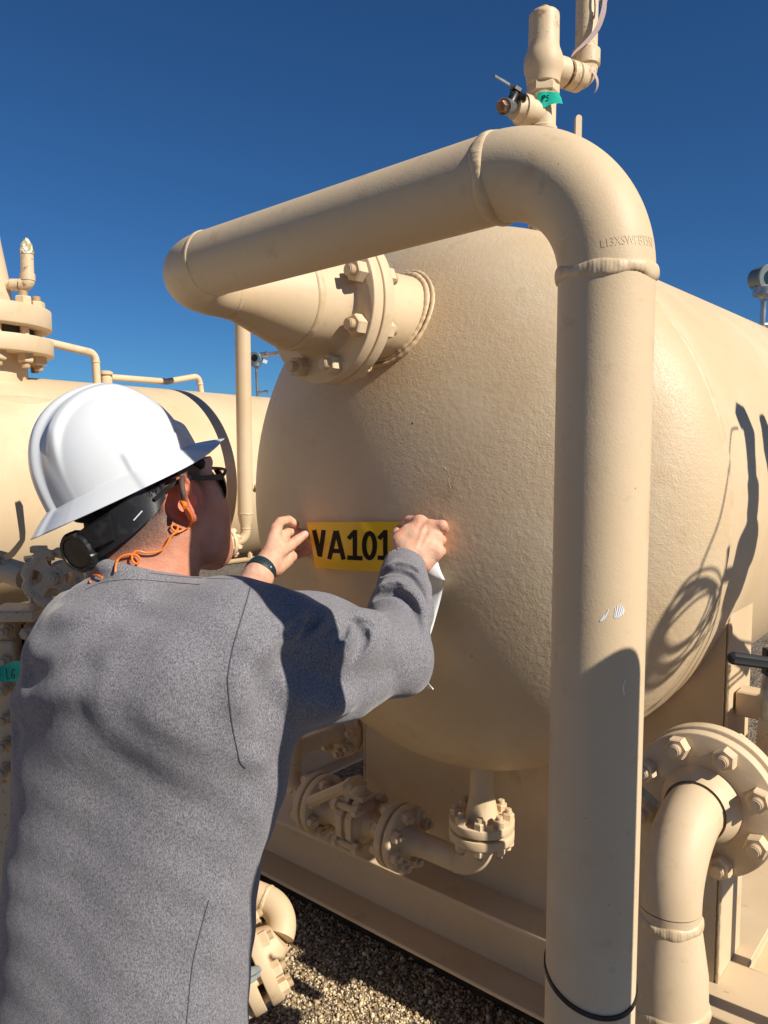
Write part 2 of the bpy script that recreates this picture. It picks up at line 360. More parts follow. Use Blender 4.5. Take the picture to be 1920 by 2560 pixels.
obj('shell', MB().lathe(VC, A, [(0.0, VR), (.8, VR), (2.4, VR)] + [(2.4 + VK * VR * math.cos(x), max(VR * math.sin(x), 1e-7)) for x in u[::-1][1:]], 160, cap=False), 'paint_far', ves)
obj('weld_seam', weld(VC, A, VR, .007, .0022, 500, .7), 'weld', ves)

# ---------------------------------------------------------------- the bent pipe across the picture
q = .5872
R3 = .04445; VP_ = V(.2089, .7492, 0); C1 = V(.2089, .7492, .2788)
_y0 = math.radians(39.28); B0 = nrm([-math.cos(_y0), math.sin(_y0), -.0378])
C2 = C1 + B0 * .707 * np.linalg.norm([1, 0, 0])
AN = nrm([math.sin(.759) * 1, math.cos(.759), .007])
ELB = .1143
bp = thing('bent_pipe', 'thick beige pipe rising at the right, bending over and running back to the vessel nozzle', 'pipe', (C1[0], C1[1], GZ))
a1, l1 = fillet(C1, Z, B0, ELB, 40); a2, l2 = fillet(C2, B0, AN, ELB, 36)
obj('upright_pipe', MB().cyl(V(C1[0], C1[1], GZ - .05), a1[0], R3, seg=96), 'paint', bp)
obj('elbow', MB().tube(a1, R3, 96, cap=False), 'paint', bp)
obj('cross_pipe', MB().cyl(a1[-1], a2[0], R3, seg=96), 'paint', bp)
obj('elbow', MB().tube(a2, R3, 96, cap=False), 'paint', bp)
e2 = a2[-1]; sW = .254; sF = .5581 * q
R6 = .0842
obj('weld_bead', weld(a1[0], Z, R3, .0062, .0034, 260, 1, 1.2), 'weld', bp)
obj('weld_bead', weld(a1[-1], B0, R3, .0062, .0036, 260, 1, .4), 'weld', bp)
obj('weld_bead', weld(a2[0], B0, R3, .0042, .0018, 260, .6, 2.4), 'weld', bp)
obj('weld_bead', weld(e2, AN, R3, .004, .0016, 260, .6, 3.4), 'weld', bp)
s0 = l2; pr = []
for i in range(17):
    t = i / 16; k = t * t * (3 - 2 * t); pr.append((s0 + (sW - s0) * t, R3 + (R6 - R3) * (.55 * t + .45 * k)))
obj('reducer', MB().lathe(C2, AN, pr, 96, cap=False), 'paint', bp)
obj('weld_bead', weld(C2 + AN * sW, AN, R6, .006, .0028, 420, 1, .9), 'weld', bp)
FR = .1397; RBc = FR / 1.2; FT = .0235
fs = sF - FT * .3
obj('flange_neck', MB().lathe(C2, AN, [(sW, R6), (fs - .03, R6 + .002), (fs - .008, R6 + .008), (fs, R6 + .014)], 96, cap=False), 'paint', bp)
obj('flange', flange(C2 + AN * fs, AN, FR, FT, R6 * .9), 'paint', bp)
gp = .004
bolts(bp, C2 + AN * (fs + FT + gp / 2), AN, RBc, 8, .0205, FT + gp / 2, .372)
# vessel nozzle
nz0 = fs + FT + gp
obj('nozzle_flange', flange(C2 + AN * nz0, AN, FR, FT, R6 * .9), 'paint', ves)
obj('gasket', MB().lathe(C2 + AN * (nz0 - gp), AN, [(0, FR * .72), (gp, FR * .72)], 64), 'dark_gap', bp)
obj('nozzle', MB().lathe(C2, AN, [(nz0 + FT, R6 + .014), (nz0 + FT + .012, R6 + .006), (nz0 + FT + .05, R6), (nz0 + .34, R6)], 96), 'paint', ves)
aa, bb_ = basis(AN); ringp = []
for t in np.linspace(0, 2 * np.pi, 180, endpoint=False):
    o_ = C2 + AN * (nz0 + FT) + (aa * math.cos(t) + bb_ * math.sin(t)) * (R6 + .002); h_ = vmarch(o_, AN, .8, 1600)
    if h_ is not None: ringp.append(h_)
ringp = np.array(ringp)
if len(ringp) > 100:
    k = len(ringp); full = k > 170
    rr = .0062 + .0004 * np.sin(np.arange(k) * 1.3) + .0010 * np.sin(np.arange(k) * .21) + .0006 * np.sin(np.arange(k) * .073)
    obj('weld_bead', MB().tube(ringp, rr, 12, closed=full), 'weld', ves)
    rad = ringp - (C2 + AN * ((ringp - C2) @ AN)[:, None]); rad /= np.linalg.norm(rad, axis=1)[:, None]
    out = ringp + rad * .012
    out = np.array([p - vnorm(p) * float(vs_d(p)) for p in out])
    obj('weld_bead', MB().tube(out, rr * .75, 12, closed=full), 'weld', ves)
print('ring', len(ringp), 'corner', proj(C2), 'nozzle end', proj(C2 + AN * .45))

# raised marking on the lower end of the elbow (letters wrapped round the pipe)
def text_pts(s, size, bold=0.0):
    cu = bpy.data.curves.new('t', 'FONT'); cu.body = s; cu.size = size; cu.offset = bold; cu.resolution_u = 3
    o = bpy.data.objects.new('t', cu); C.objects.link(o); dg = bpy.context.evaluated_depsgraph_get(); me = o.evaluated_get(dg).to_mesh()
    v = np.array([x.co[:] for x in me.vertices]); f = [tuple(p.vertices) for p in me.polygons]; o.evaluated_get(dg).to_mesh_clear(); bpy.data.objects.remove(o); bpy.data.curves.remove(cu); return v, f
def subdivide_long(v, f, L):
    import bmesh
    bm = bmesh.new(); vv = [bm.verts.new(x) for x in v]
    for ff in f:
        try: bm.faces.new([vv[i] for i in ff])
        except ValueError: pass
    bmesh.ops.triangulate(bm, faces=bm.faces)
    for _ in range(3):
        es = [e for e in bm.edges if e.calc_length() > L]
        if es: bmesh.ops.subdivide_edges(bm, edges=es, cuts=1)
    bmesh.ops.triangulate(bm, faces=bm.faces)
    bm.verts.index_update(); r = np.array([x.co[:] for x in bm.verts]), [tuple(x.index for x in ff.verts) for ff in bm.faces]; bm.free(); return r
tv, tf = text_pts('L13XSWPBT552', .0092, .0); tv, tf = subdivide_long(tv, tf, .004)
def on_elbow(u, h, off):
    """u metres round the pipe from the camera side towards the right, h metres up the elbow"""
    th = h / ELB; ce = a1[0] + B0 * ELB; c = ce - B0 * ELB * math.cos(th) + Z * ELB * math.sin(th); tg = nrm(B0 * math.sin(th) + Z * math.cos(th))
    cd_ = nrm(V(-VP_[0], -VP_[1], 0)); rt = nrm(V(-cd_[1], cd_[0], 0)); side = cd_ * math.cos(u / R3) + rt * math.sin(u / R3); side = nrm(side - tg * side.dot(tg)); return c + side * (R3 + off)
mb = MB(); mb.add([on_elbow(x * .90 - .004, y + .0145, .00025) for x, y, _ in tv], tf)
obj('raised_lettering', mb, 'weld', bp)

# white scuffs and a black tie on the upright pipe
def on_pipe(px, z, off):
    u_ = (px - 1490) / 116.; th = math.asin(max(-1, min(1, u_))); cd_ = nrm(V(-VP_[0], -VP_[1], 0)); rt = V(-cd_[1], cd_[0], 0)
    return V(C1[0], C1[1], z) + (cd_ * math.cos(th) + rt * math.sin(th)) * (R3 + off)
def pz(py): 
    r = ray(1490, py); return r[2] / r[1] * .705
mb = MB()
for (x0, y0, x1, y1, wdt) in ((1494, 1553, 1504, 1538, 2.2), (1498, 1552, 1512, 1530, 2.5), (1503, 1548, 1511, 1534, 1.8), (1507, 1538, 1514, 1524, 1.5), (1527, 1543, 1529, 1520, 2), (1530, 1545, 1534, 1514, 2.6), (1534, 1544, 1540, 1513, 2.4), (1538, 1542, 1545, 1517, 2.6), (1542, 1539, 1548, 1522, 2), (1546, 1537, 1549, 1526, 1.4)):
    p = [on_pipe(x0 - wdt / 2, pz(y0), .0004), on_pipe(x0 + wdt / 2, pz(y0 + 2), .0004), on_pipe(x1 + wdt / 2, pz(y1), .0004), on_pipe(x1 - wdt / 2, pz(y1 - 2), .0004)]
    obj('paint_scuff', MB().add(p, [(0, 1, 2, 3)]), 'scuff', bp)
mb = MB()
sc1 = [on_pipe(x, pz(y), .0003) for x, y in ((1556, 1700), (1552, 1712), (1551, 1725), (1554, 1738))]
mb.tube(sc1, .0007, 6)
obj('paint_scuff', mb, 'scuff', bp)
zt = pz(2512)
def tie(name, label, path, wdt, nrmf, group='black cable ties round the pipes'):
    """flat strap along a closed path"""
    g = []; n = len(path)
    for i in range(n):
        tg = nrm(path[(i + 1) % n] - path[i - 1]); nn = nrmf(i); sd = np.cross(tg, nn)
        g.append([path[i] - sd * wdt / 2, path[i] - sd * wdt / 2 + nn * .0014, path[i] + sd * wdt / 2 + nn * .0014, path[i] + sd * wdt / 2])
    o = obj(name, MB().grid(np.array(g), cu=True, cv=True), 'black'); tag(o, label, 'cable tie', group); return o
tt = np.linspace(0, 2 * np.pi, 96, endpoint=False)
tp = [V(C1[0] + (R3 + .0003) * math.cos(t), C1[1] + (R3 + .0003) * math.sin(t), zt - .0 + .014 * math.cos(t - 1.95)) for t in tt]
tie('cable_tie', 'black cable tie low on the big upright pipe, at the bottom edge of the picture', tp, .0048, lambda i: V(math.cos(tt[i]), math.sin(tt[i]), 0))

# ---------------------------------------------------------------- drain nozzle, flanges, valve and piping under the vessel
def flanged(parent, o, ax, r, th, rn, nb, dn, ph=.39, gap=.005, both=True, m='paint', names=('flange', 'flange')):
    """pair of flanges centred on o"""
    obj(names[0], flange(o - ax * (gap / 2 + th), ax, r, th, rn), m, parent); obj(names[1], flange(o + ax * gap / 2, ax, r, th, rn), m, parent)
    obj('gasket', MB().lathe(o - ax * gap / 2, ax, [(0, r * .6), (gap, r * .6)], 40), 'dark_gap', parent)
    bolts(parent, o, ax, r * .80, nb, dn, th + gap / 2, ph, m=m)
DD = 1.62
dc = P(1203, 2172, DD); fu = P(1203, 2066, DD); ftop = P(1205, 1990, DD); dax = V(dc[0], dc[1], 0)
def D(z): return V(dc[0], dc[1], z)
fz = fu[2]; rn = .028; rF = .0700; thF = .0195
obj('drain_nozzle', MB().lathe(D(fz + thF + .003), Z, [(0, .040), (.012, .034), (.045, .0275), (.05, .0262), (.16, .0262)], 48, cap=False), 'paint', ves)
obj('weld_bead', weld(D(fz + thF + .052), Z, .026, .003, .0015, 120), 'weld', ves)
obj('nozzle_flange', flange(D(fz + .003), Z, rF, thF, .03), 'paint', ves)
dr = thing('drain_line', 'beige flanged drain pipe with a ball valve, in shade under the domed vessel end', 'pipework', (dc[0], dc[1], dc[2] - .03))
obj('flange', flange(D(fz - .003 - thF), Z, rF, thF, .026), 'paint', dr)
obj('gasket', MB().lathe(D(fz - .003), Z, [(0, rF * .6), (.006, rF * .6)], 40), 'dark_gap', dr)
bolts(dr, D(fz), Z, rF * .80, 8, .0145, thF + .003, .2)
# line runs along B from the elbow
b_arc, bl = fillet(dc, -Z, B, .060, 18); RD = .0275
obj('elbow', MB().tube(b_arc, RD, 48, cap=False), 'paint', dr)
obj('pipe', MB().cyl(D(fz - thF), b_arc[0], RD, seg=48, cap=False), 'paint', dr)
fA = along(dc, B, 1003); fB_ = along(dc, B, 800)
RF2 = .0765
obj('pipe', MB().cyl(b_arc[-1], fA - B * .06, RD, seg=48), 'paint', dr)
obj('weld_bead', weld(b_arc[-1], B, RD, .003, .0012, 120), 'weld', dr)
obj('flange_neck', MB().lathe(fA, B, [(-.075, RD), (-.045, RD + .003), (-.022, .042)], 48, cap=False), 'paint', dr)
flanged(dr, fA, B, RF2, .019, .028, 8, .016, .3, .007)
bvv = thing('ball_valve', 'beige flanged ball valve with a flat lever handle in the shaded drain line', 'valve', fA * .5 + fB_ * .5)
vm = fA * .5 + fB_ * .5; LV = np.linalg.norm(fB_ - fA); Zp = Z
# body: barrel, square mid flange with four cap bolts
obj('valve_body', MB().lathe(fA, B, [(.02, .05), (.032, .033), (LV * .30, .030), (LV * .36, .034), (LV * .40, .05), (LV * .62, .052), (LV * .68, .04), (LV * .8, .036), (LV - .03, .045), (LV - .02, .05)], 48), 'paint', bvv)
ang = np.arange(8) * np.pi / 4 + np.pi / 8; oct_ = [(.062 * math.cos(t) * (1.0 if i % 2 else 1.0), .066 * math.sin(t)) for i, t in enumerate(ang)]
aB, bB = basis(B)
obj('body_flange', MB().prism(oct_, fA + B * LV * .44, aB, bB, .018).prism(oct_, fA + B * LV * .56, aB, bB, .018), 'paint', bvv)
for sx, sz_ in ((1, 1), (1, -1), (-1, 1), (-1, -1)):
    inst('bolt', bolt_mesh(.016, .026), bvv, fA + B * LV * .5 + aB * .046 * sx + bB * .046 * sz_, B)
top = vm + Z * .062
obj('bonnet', MB().box(top, .07, .05, .012, B, -A, bev=.003).lathe(top + Z * .004, Z, [(0, .024), (.008, .024), (.010, .018), (.02, .018), (.022, .021), (.028, .02), (.03, .012)], 32), 'paint', bvv)
obj('stem', MB().cyl(top + Z * .02, top + Z * .045, .009, seg=24, bev=.002), 'paint', bvv)
lv0 = top + Z * .036; lv1 = P(862, 1968, 1.70); lv2 = P(785, 2000, 1.76)
hd = nrm(lv1 - lv0); obj('lever', MB().tube(spline([lv0, lv0 * .4 + lv1 * .6 + Z * .004, lv1, lv2, lv2 + (lv2 - lv1) * .12], 6), .011, 8, rfun=lambda i, t: np.where(np.abs(np.sin(t)) > .3, .013, .009)), 'paint', bvv)
flanged(dr, fB_, B, RF2, .019, .028, 8, .016, .3, .007)
cB = along(dc, B, 728)
obj('flange_neck', MB().lathe(fB_, B, [(.022, .042), (.04, RD + .004), (.06, RD)], 48, cap=False), 'paint', dr)
c_arc, cl = fillet(cB, B, Z, .062, 18)
obj('pipe', MB().cyl(fB_ + B * .03, c_arc[0], RD, seg=48), 'paint', dr); obj('elbow', MB().tube(c_arc, RD, 48, cap=False), 'paint', dr)
obj('riser', MB().cyl(c_arc[-1], cB + Z * .62, RD, seg=48), 'paint', dr); obj('weld_bead', weld(c_arc[-1] + Z * .02, Z, RD, .003, .0013, 120), 'weld', dr)
# branch with a flange, behind
br0 = P(743, 1876, cB[1]); br0 = V(cB[0], cB[1], br0[2]); 
fC = along(br0, A, 858)
obj('branch', MB().lathe(br0, A, [(0, .022), (np.linalg.norm(fC - br0) - .06, .022), (np.linalg.norm(fC - br0) - .02, .04)], 40, cap=False), 'paint', dr)
flanged(dr, fC, A, .074, .018, .022, 8, .016, .2, .012)
obj('branch', MB().cyl(fC + A * .02, fC + A * .35, .022, seg=32), 'paint', dr)
print('drain', dc, 'fA', fA, 'fB', fB_)

# ---------------------------------------------------------------- skid: beam across the end, long side beam, saddle
sk = thing('skid_frame', 'beige steel skid frame of wide flanged beams carrying the domed vessel', 'skid', (0, 1.7, GZ))
e0 = P(1362, 2350, 1.60); zt_ = e0[2]; zb_ = P(1362, 2558, 1.60)[2]; Hh = zt_ - zb_
ln = [e0 + B * -.55, e0 + B * 2.6]
def ibeam(p0, p1, side, wf, h, tf=.011, tw=.008):
    """beam with its near top flange edge on p0-p1; side = direction inwards"""
    d = nrm(p1 - p0); L = np.linalg.norm(p1 - p0); mid = (p0 + p1) / 2 + side * wf / 2; mb = MB()
    mb.box(mid - Z * tf / 2, L, wf, tf, d, side, bev=.002); mb.box(mid - Z * (h - tf / 2), L, wf, tf, d, side, bev=.002)
    mb.box(mid - Z * h / 2, L, tw, h - 2 * tf - .001, d, side); return mb
obj('end_beam', ibeam(ln[0], ln[1], A, .19, Hh), 'paint_far', sk)
pR = e0 - B * .36 + A * .192
obj('side_beam', ibeam(pR, pR + A * 2.2, B, .12, Hh), 'paint_far', sk)
pL = e0 + B * 1.25 + A * .192
obj('side_beam', ibeam(pL, pL + A * 2.2, B, .12, Hh), 'paint_far', sk)
# footing the skid stands on
ft = thing('footing', 'dark brown concrete footing under the skid beam', 'footing', (0, 1.8, GZ))
obj('block', MB().box((ln[0] + ln[1]) / 2 + A * .19 + V(0, 0, -(zt_ - Hh) * 0) + Z * ((zt_ - Hh + GZ) / 2 - zt_ - .002), 3.0, .12, zt_ - Hh - GZ - .006, B, A), mat('concrete_dark', (.03, .02, .014), .9, bump=[(60, .5, .01)], var=[(20, (.05, .035, .02), .4, .6)]), ft)
# saddle: web plate across, end plates, top plate against the shell
wA = float((e0 + A * .10) @ A); s_left = P(918, 1900, 1); s_right = P(1793, 2200, 1)
def on_plane(px, py):
    r = ray(px, py); return r * (wA / (r @ A))
pl = on_plane(918, 2000); prr = on_plane(1795, 2200); bl_, br_ = float(pl @ B), float(prr @ B)
O_ = A * wA; nb = 40; vsd = []; cB_ = float(VC @ B)
poly = [(bl_, zt_), (br_, zt_)]
ztop_r = on_plane(1800, 1600)[2]
for x in np.linspace(br_, bl_, nb):
    dz = math.sqrt(max((VR - .004) ** 2 - (x - cB_) ** 2, 0)) if abs(x - cB_) < VR - .004 else 0
    poly.append((x, VC[2] - dz))
obj('saddle_web', MB().prism([(x, y) for x, y in poly], O_, B, Z, .012), 'paint_far', sk)
print('saddle', bl_, br_, cB_, 'wA', wA, 'seam A', VC @ A, 'zt', zt_, 'Hh', Hh)
for s_, nm_ in ((br_, 'end_plate'), (bl_, 'end_plate')):
    yy = VC[2] - math.sqrt(max(VR ** 2 - (s_ - cB_) ** 2, 0)); c_ = O_ + B * s_ + A * .075
    obj(nm_, MB().box(V(c_[0], c_[1], (zt_ + yy) / 2 + .01), .012, .15, yy - zt_ + .02, B, A, bev=.002), 'paint_far', sk)
    obj('weld_bead', MB().tube([V(*(O_ + B * (s_ - math.copysign(.006, cB_ - s_)) - A * .002)[:2], z) for z in np.linspace(zt_, yy, 60)], .004 + .0008 * np.sin(np.arange(60) * 2.1), 8), 'weld', sk)
# bracket bar running right from the end plate
bz = P(1850, 1715, 1.6)[2]
cbr = O_ + B * br_ + A * .06
obj('bracket_bar', MB().box(V(cbr[0], cbr[1], bz) - B * .16, .30, .05, .05, B, A, bev=.003), 'paint_far', sk)

# runs and drips in the paint of the vessel end
for run in (((1112, 1168), (1118, 1186), (1122, 1206), (1128, 1226), (1127, 1244)),):
    rp = np.array([vhit(*q) for q in run]); rp = spline(rp, 5); kk_ = len(rp)
    obj('paint_run', MB().tube(rp, .0007 + .0004 * np.sin(np.arange(kk_) * 1.1) * np.linspace(.3, 1, kk_), 8), 'peel', ves)
for q, r_ in (((1031, 1058), .0022), ((705, 1580), .0014), ((1180, 1640), .0016)):
    p_ = vhit(*q); n_ = vnorm(p_); obj('paint_chip', MB().cyl(p_ - n_ * .0003, p_ + n_ * .0003, r_, seg=9), 'rust', ves)
# ---------------------------------------------------------------- relief valve, vent, small ball valve above the main vessel
def col_at(px, py, d):
    q = P(px, py, d)
    def f(y, x=px):
        # height of the vertical line through q at photo row y
        r = ray(x, y); return r[2] / r[1] * d
    return q, f
q0, zf = col_at(1358, 200, 1.9); X0, Y0 = q0[0], q0[1]
def pt(z): return V(X0, Y0, z)
k = 1.81 / F
rv = thing('relief_valve', 'beige relief valve with a round bonnet standing on top of the domed vessel', 'valve', pt(VC[2] + VR - .05))
def lz(rows, o=None, seg=48): return [(zf(y), w_ * k) for y, w_ in rows]
obj('bonnet', MB().lathe(V(X0, Y0, 0), Z, lz([(128, 39), (124, 38.5), (60, 38), (44, 38), (38, 37), (33, 33), (31, 24)]), 56), 'worn', rv)
obj('cap', MB().lathe(V(X0, Y0, 0), Z, lz([(31, 13), (22, 12.5), (21, 11)]), 32), 'tape', rv)
obj('cap', MB().lathe(V(X0, Y0, 0), Z, lz([(22, 12.5), (19, 13), (17, 10), (16, 4)]), 32), 'worn', rv)
obj('valve_body', MB().lathe(V(X0, Y0, 0), Z, lz([(214, 37), (212, 41), (196, 43), (188, 45), (176, 48.5), (160, 49.5), (145, 47.5), (132, 43), (122, 39.5), (112, 38.4)]), 64), 'paint', rv)
t = np.arange(6) * np.pi / 3 + .95
obj('hex_base', MB().add([V(X0 + 41 * k * math.cos(a) * s_, Y0 + 41 * k * math.sin(a) * s_, zf(y)) for y, s_ in ((238, .93), (235, 1), (214, 1), (208, .95)) for a in t],
    [(r_ * 6 + i, r_ * 6 + (i + 1) % 6, (r_ + 1) * 6 + (i + 1) % 6, (r_ + 1) * 6 + i) for r_ in range(3) for i in range(6)] + [tuple(range(6)), tuple(range(18, 24))]), 'paint', rv, ang=25)
obj('nipple', MB().lathe(V(X0, Y0, 0), Z, [(zf(252 - i * 1.6), (33 + (i % 2) * 1.2) * k) for i in range(12)], 40), 'paint', rv)
tee = nrm(V(-.80, -.45, 0)); tz = zf(288); tc = pt(tz)
obj('tee', MB().lathe(V(X0, Y0, 0), Z, lz([(330, 36), (322, 36.5), (318, 33), (262, 33), (258, 37), (246, 37.5), (243, 36)]), 48).lathe(tc, tee, [(0, .028), (.045, .028), (.049, .034), (.066, .034), (.067, .03)], 48), 'paint', rv)
obj('riser', MB().cyl(pt(VC[2] + VR - .06), pt(zf(322)), .030, seg=40), 'worn', rv)
obj('base_ring', MB().lathe(pt(0), Z, [(VC[2] + VR - .07, .05), (VC[2] + VR - .012, .05), (VC[2] + VR - .004, .04), (VC[2] + VR, .033)], 40), 'rust', rv)
obj('bushing', MB().lathe(tc, tee, [(.060, .031), (.066, .031), (.074, .026), (.085, .026)], 40), 'worn', rv)
# outlet and vent
od = nrm(V(.85, .5, 0)); oc = pt(zf(166)); vc = along(oc, od, 1464)
LO = np.linalg.norm(vc - oc)
obj('outlet', MB().lathe(oc, od, [(0, .030), (.035, .032), (.05, .0335), (.062, .0335), (.064, .031)], 48), 'worn', rv)
vp = thing('vent_pipe', 'tall beige vent pipe with a rust-stained elbow beside the relief valve', 'pipe', vc)
rvp = .0265
va, _ = fillet(vc, od, Z, .033, 16)
obj('nipple', MB().lathe(oc, od, [(.060, .027), (.070, .027), (.071, .0295), (LO - .046, .0295), (LO - .045, .0265), (LO - .03, .0265)], 48), 'rust', vp)
obj('collar', MB().lathe(oc, od, [(LO - .062, .0300), (LO - .06, .0325), (LO - .042, .0325), (LO - .04, .0300)], 48), 'worn', vp)
obj('elbow', MB().tube(va, .0285, 40), 'stained', vp)
obj('elbow_socket', MB().lathe(vc, Z, [(.028, .029), (.032, .0335), (.066, .0335), (.069, .030)], 40).lathe(vc, -od, [(.018, .0285), (.022, .0328), (.036, .0328), (.038, .030)], 40), 'worn', vp)
obj('pipe', MB().cyl(vc + Z * .06, vc + Z * .62, rvp, seg=48), 'worn', vp)
obj('coupling', MB().lathe(vc, Z, [(.232, rvp), (.234, .0295), (.31, .0295), (.312, rvp)], 40), 'worn', vp)
# webbing strap hanging from the pipe to the valve outlet
sp0 = [P(x, y, vc[1] - .045) for x, y in ((1512, -8), (1510, 20), (1504, 45), (1494, 70), (1478, 92), (1458, 112), (1440, 128), (1428, 142))]
def ribbon(pts, wd, th, up, tw=None):
    pts = np.asarray(pts, float); tg = np.gradient(pts, axis=0); g = []
    for i, p in enumerate(pts):
        u_ = up[i] if np.ndim(up) == 2 else up
        t_ = nrm(tg[i]); s_ = nrm(np.cross(t_, u_)); n_ = np.cross(s_, t_); w_ = wd[i] if np.ndim(wd) else wd
        g.append([p - s_ * w_ / 2 - n_ * th / 2, p - s_ * w_ / 2 + n_ * th / 2, p + s_ * w_ / 2 + n_ * th / 2, p + s_ * w_ / 2 - n_ * th / 2])
    mb = MB(); mb.grid(np.array(g), cv=True); n_ = len(pts); mb.f += [(0, 1, 2, 3), tuple(4 * (n_ - 1) + i for i in (3, 2, 1, 0))]; return mb
sps = spline(sp0, 6); wd = np.interp(np.linspace(0, 1, len(sps)), [0, .2, .55, .8, 1], [.009, .0125, .0115, .006, .002])
strap = obj('strap', ribbon(sps, wd, .0015, V(.1, -.9, .35)), 'strap'); tag(strap, 'faded pink webbing strap hanging from the vent pipe to the relief valve outlet', 'strap')
lp = [P(1508 + 9 * math.cos(a), -14 + 30 * math.sin(a), vc[1] - .04) for a in np.linspace(0, 2 * np.pi, 24)]
obj('loop', ribbon(np.array(lp), .005, .0015, V(0, -1, .1)), 'strap', strap)
w2 = np.array([vc + od * .003 - Z * .004 + (nrm(np.cross(od, Z)) * math.cos(a) + nrm(Z * .8 - od * .6) * math.sin(a)) * .0315 for a in np.linspace(-1.2, 2.6, 30)])
obj('wrap', ribbon(w2, .008, .0012, w2 - vc), 'strap', strap)
# raised letters on the bonnet
tv, tf = text_pts('LINC', .0125); tv, tf = subdivide_long(tv, tf, .004); cdv = nrm(V(-X0, -Y0, 0)); rtv = V(-cdv[1], cdv[0], 0); rb_ = 38 * k
obj('raised_lettering', MB().add([V(X0, Y0, zf(80) + y) + (cdv * math.cos((x + .022) / rb_) + rtv * math.sin((x + .022) / rb_)) * (rb_ + .0004) for x, y, _ in tv], tf), 'weld', rv)
# strokes on tape
def strokes(mb, lines, o, ax, ay, n, wd, s):
    for ln_ in lines:
        pts = [o + ax * x * s + ay * y * s + n * .0006 for x, y in ln_]; mb.tube(pts, wd, 6)
# green tape tag wrapped on the tee
tapeO = pt(zf(262)); tn = nrm(V(.30, -1, -.1)); tx_ = nrm(np.cross(V(0, 0, 1), -tn)); tx_ = nrm(np.cross(Z, tn)) * 1.0
if tx_[0] < 0: tx_ = -tx_
g = []
for i in range(13):
    u_ = i / 12; row = []
    for j in range(5):
        v_ = j / 4; a_ = -.35 + 1.1 * u_
        base = V(X0, Y0, 0) + (cdv * math.cos(a_) + rtv * math.sin(a_)) * (.0365 if u_ < .55 else .0365 + (u_ - .55) * .02)
        base = base + rtv * (max(0, u_ - .6) * .035 * (.4 + .6 * v_))
        z_ = zf(246) + (zf(283) - zf(246)) * v_ * (1 - .25 * max(0, u_ - .7)) - .004 * math.sin(u_ * 6) * v_ + (-.012 * max(0, u_ - .6) if v_ < .3 else 0)
        row.append(V(base[0], base[1], z_))
    g.append(row)
tape = obj('tape_tag', MB().grid(np.array(g)), 'tape'); tag(tape, 'green tape flag lettered PSV stuck under the relief valve', 'tape')
PSV = [[(0, 0), (.05, 1), (.35, 1), (.42, .8), (.3, .55), (.05, .5)], [(1.0, .95), (.7, .95), (.6, .7), (.95, .45), (.85, .1), (.5, .05)], [(1.15, .95), (1.3, .05), (1.6, .95)]]
mb = MB()
for ln_ in PSV:
    pts = []
    for x, y in ln_:
        a_ = (-.02 + x * .40); pts.append(V(X0, Y0, zf(270) + y * .013) + (cdv * math.cos(a_) + rtv * math.sin(a_)) * .0376)
    mb.tube(pts, .0009, 6)
obj('writing', mb, 'ink', tape)
# small steel ball valve with a copper-coloured plug and a folded lever
sb = thing('ball_valve', 'small bare steel ball valve with a thin black-jointed lever pointing up left', 'valve', tc + tee * .09)
b0_ = tc + tee * .082; bx = nrm(P(1256, 266, 1.80) - b0_)
LB = np.linalg.norm(P(1256, 266, 1.80) - b0_)
obj('nipple', MB().lathe(b0_, bx, [(-.006, .010), (.006, .010), (.007, .013), (.012, .013), (.013, .010), (.018, .010)], 24), 'steel', sb)
obj('valve_body', MB().lathe(b0_, bx, [(.014, .010), (.02, .014), (.035, .0165), (.055, .017), (.058, .015), (.066, .015), (.067, .018), (LB - .022, .018), (LB - .02, .015)], 28), 'steel', sb)
obj('thread_tape', MB().cyl(b0_ + bx * (LB - .021), b0_ + bx * (LB - .012), .0135, seg=28), mat('pale_blue_tape', (.45, .65, .75), .5), sb)
t = np.arange(6) * np.pi / 3; a_, c_ = basis(bx)
obj('plug', MB().lathe(b0_, bx, [(LB - .013, .011), (LB - .010, .013), (LB + .006, .013), (LB + .010, .011), (LB + .0105, .005)], 6), mat('worn_bronze', (.30, .15, .07), .5, .4, bump=[(200, .4, .001)], var=[(60, (.16, .10, .07), .4, .6)]), sb, ang=20)
m0 = b0_ + bx * (LB * .52); p1 = P(1284, 243, 1.84); p2 = P(1280, 215, 1.84); p3 = P(1237, 190, 1.80)
up_ = nrm(p1 - m0)
obj('stem', MB().cyl(m0, m0 + up_ * .042, .011, seg=16, bev=.001).cyl(m0 + up_ * .042, m0 + up_ * .052, .015, seg=6), 'black', sb, ang=25)
obj('lever', ribbon(np.array([m0 + up_ * .040, p1, p1 * .3 + p2 * .7, p2, p2 * .85 + p3 * .15, p3]), np.array([.011, .011, .010, .008, .0062, .0058]), .0026, nrm(V(-.6, -.8, .1))), 'steel', sb)
obj('stem_nut', MB().cyl(p1 + V(.012, 0, 0), p1 + V(.028, -.004, -.002), .008, seg=6), 'black', sb, ang=25)
# little lug behind the elbow
lg = P(1445, 320, 1.95)
lug = thing('lifting_lug', 'small beige round-topped lug standing on the vessel right of the relief valve', 'lug', V(lg[0], lg[1], VC[2] + VR * .9))
lw = 8 * k; lt = P(1446, 297, 1.95)[2]
poly = [(-lw, VC[2] + VR * .85 - lt), (lw, VC[2] + VR * .85 - lt)] + [(lw * math.cos(a), lw * math.sin(a)) for a in np.linspace(0, np.pi, 9)]
obj('plate', MB().prism(poly, V(lg[0], lg[1], lt), nrm(V(1, .1, 0)), Z, .012), 'paint', lug)

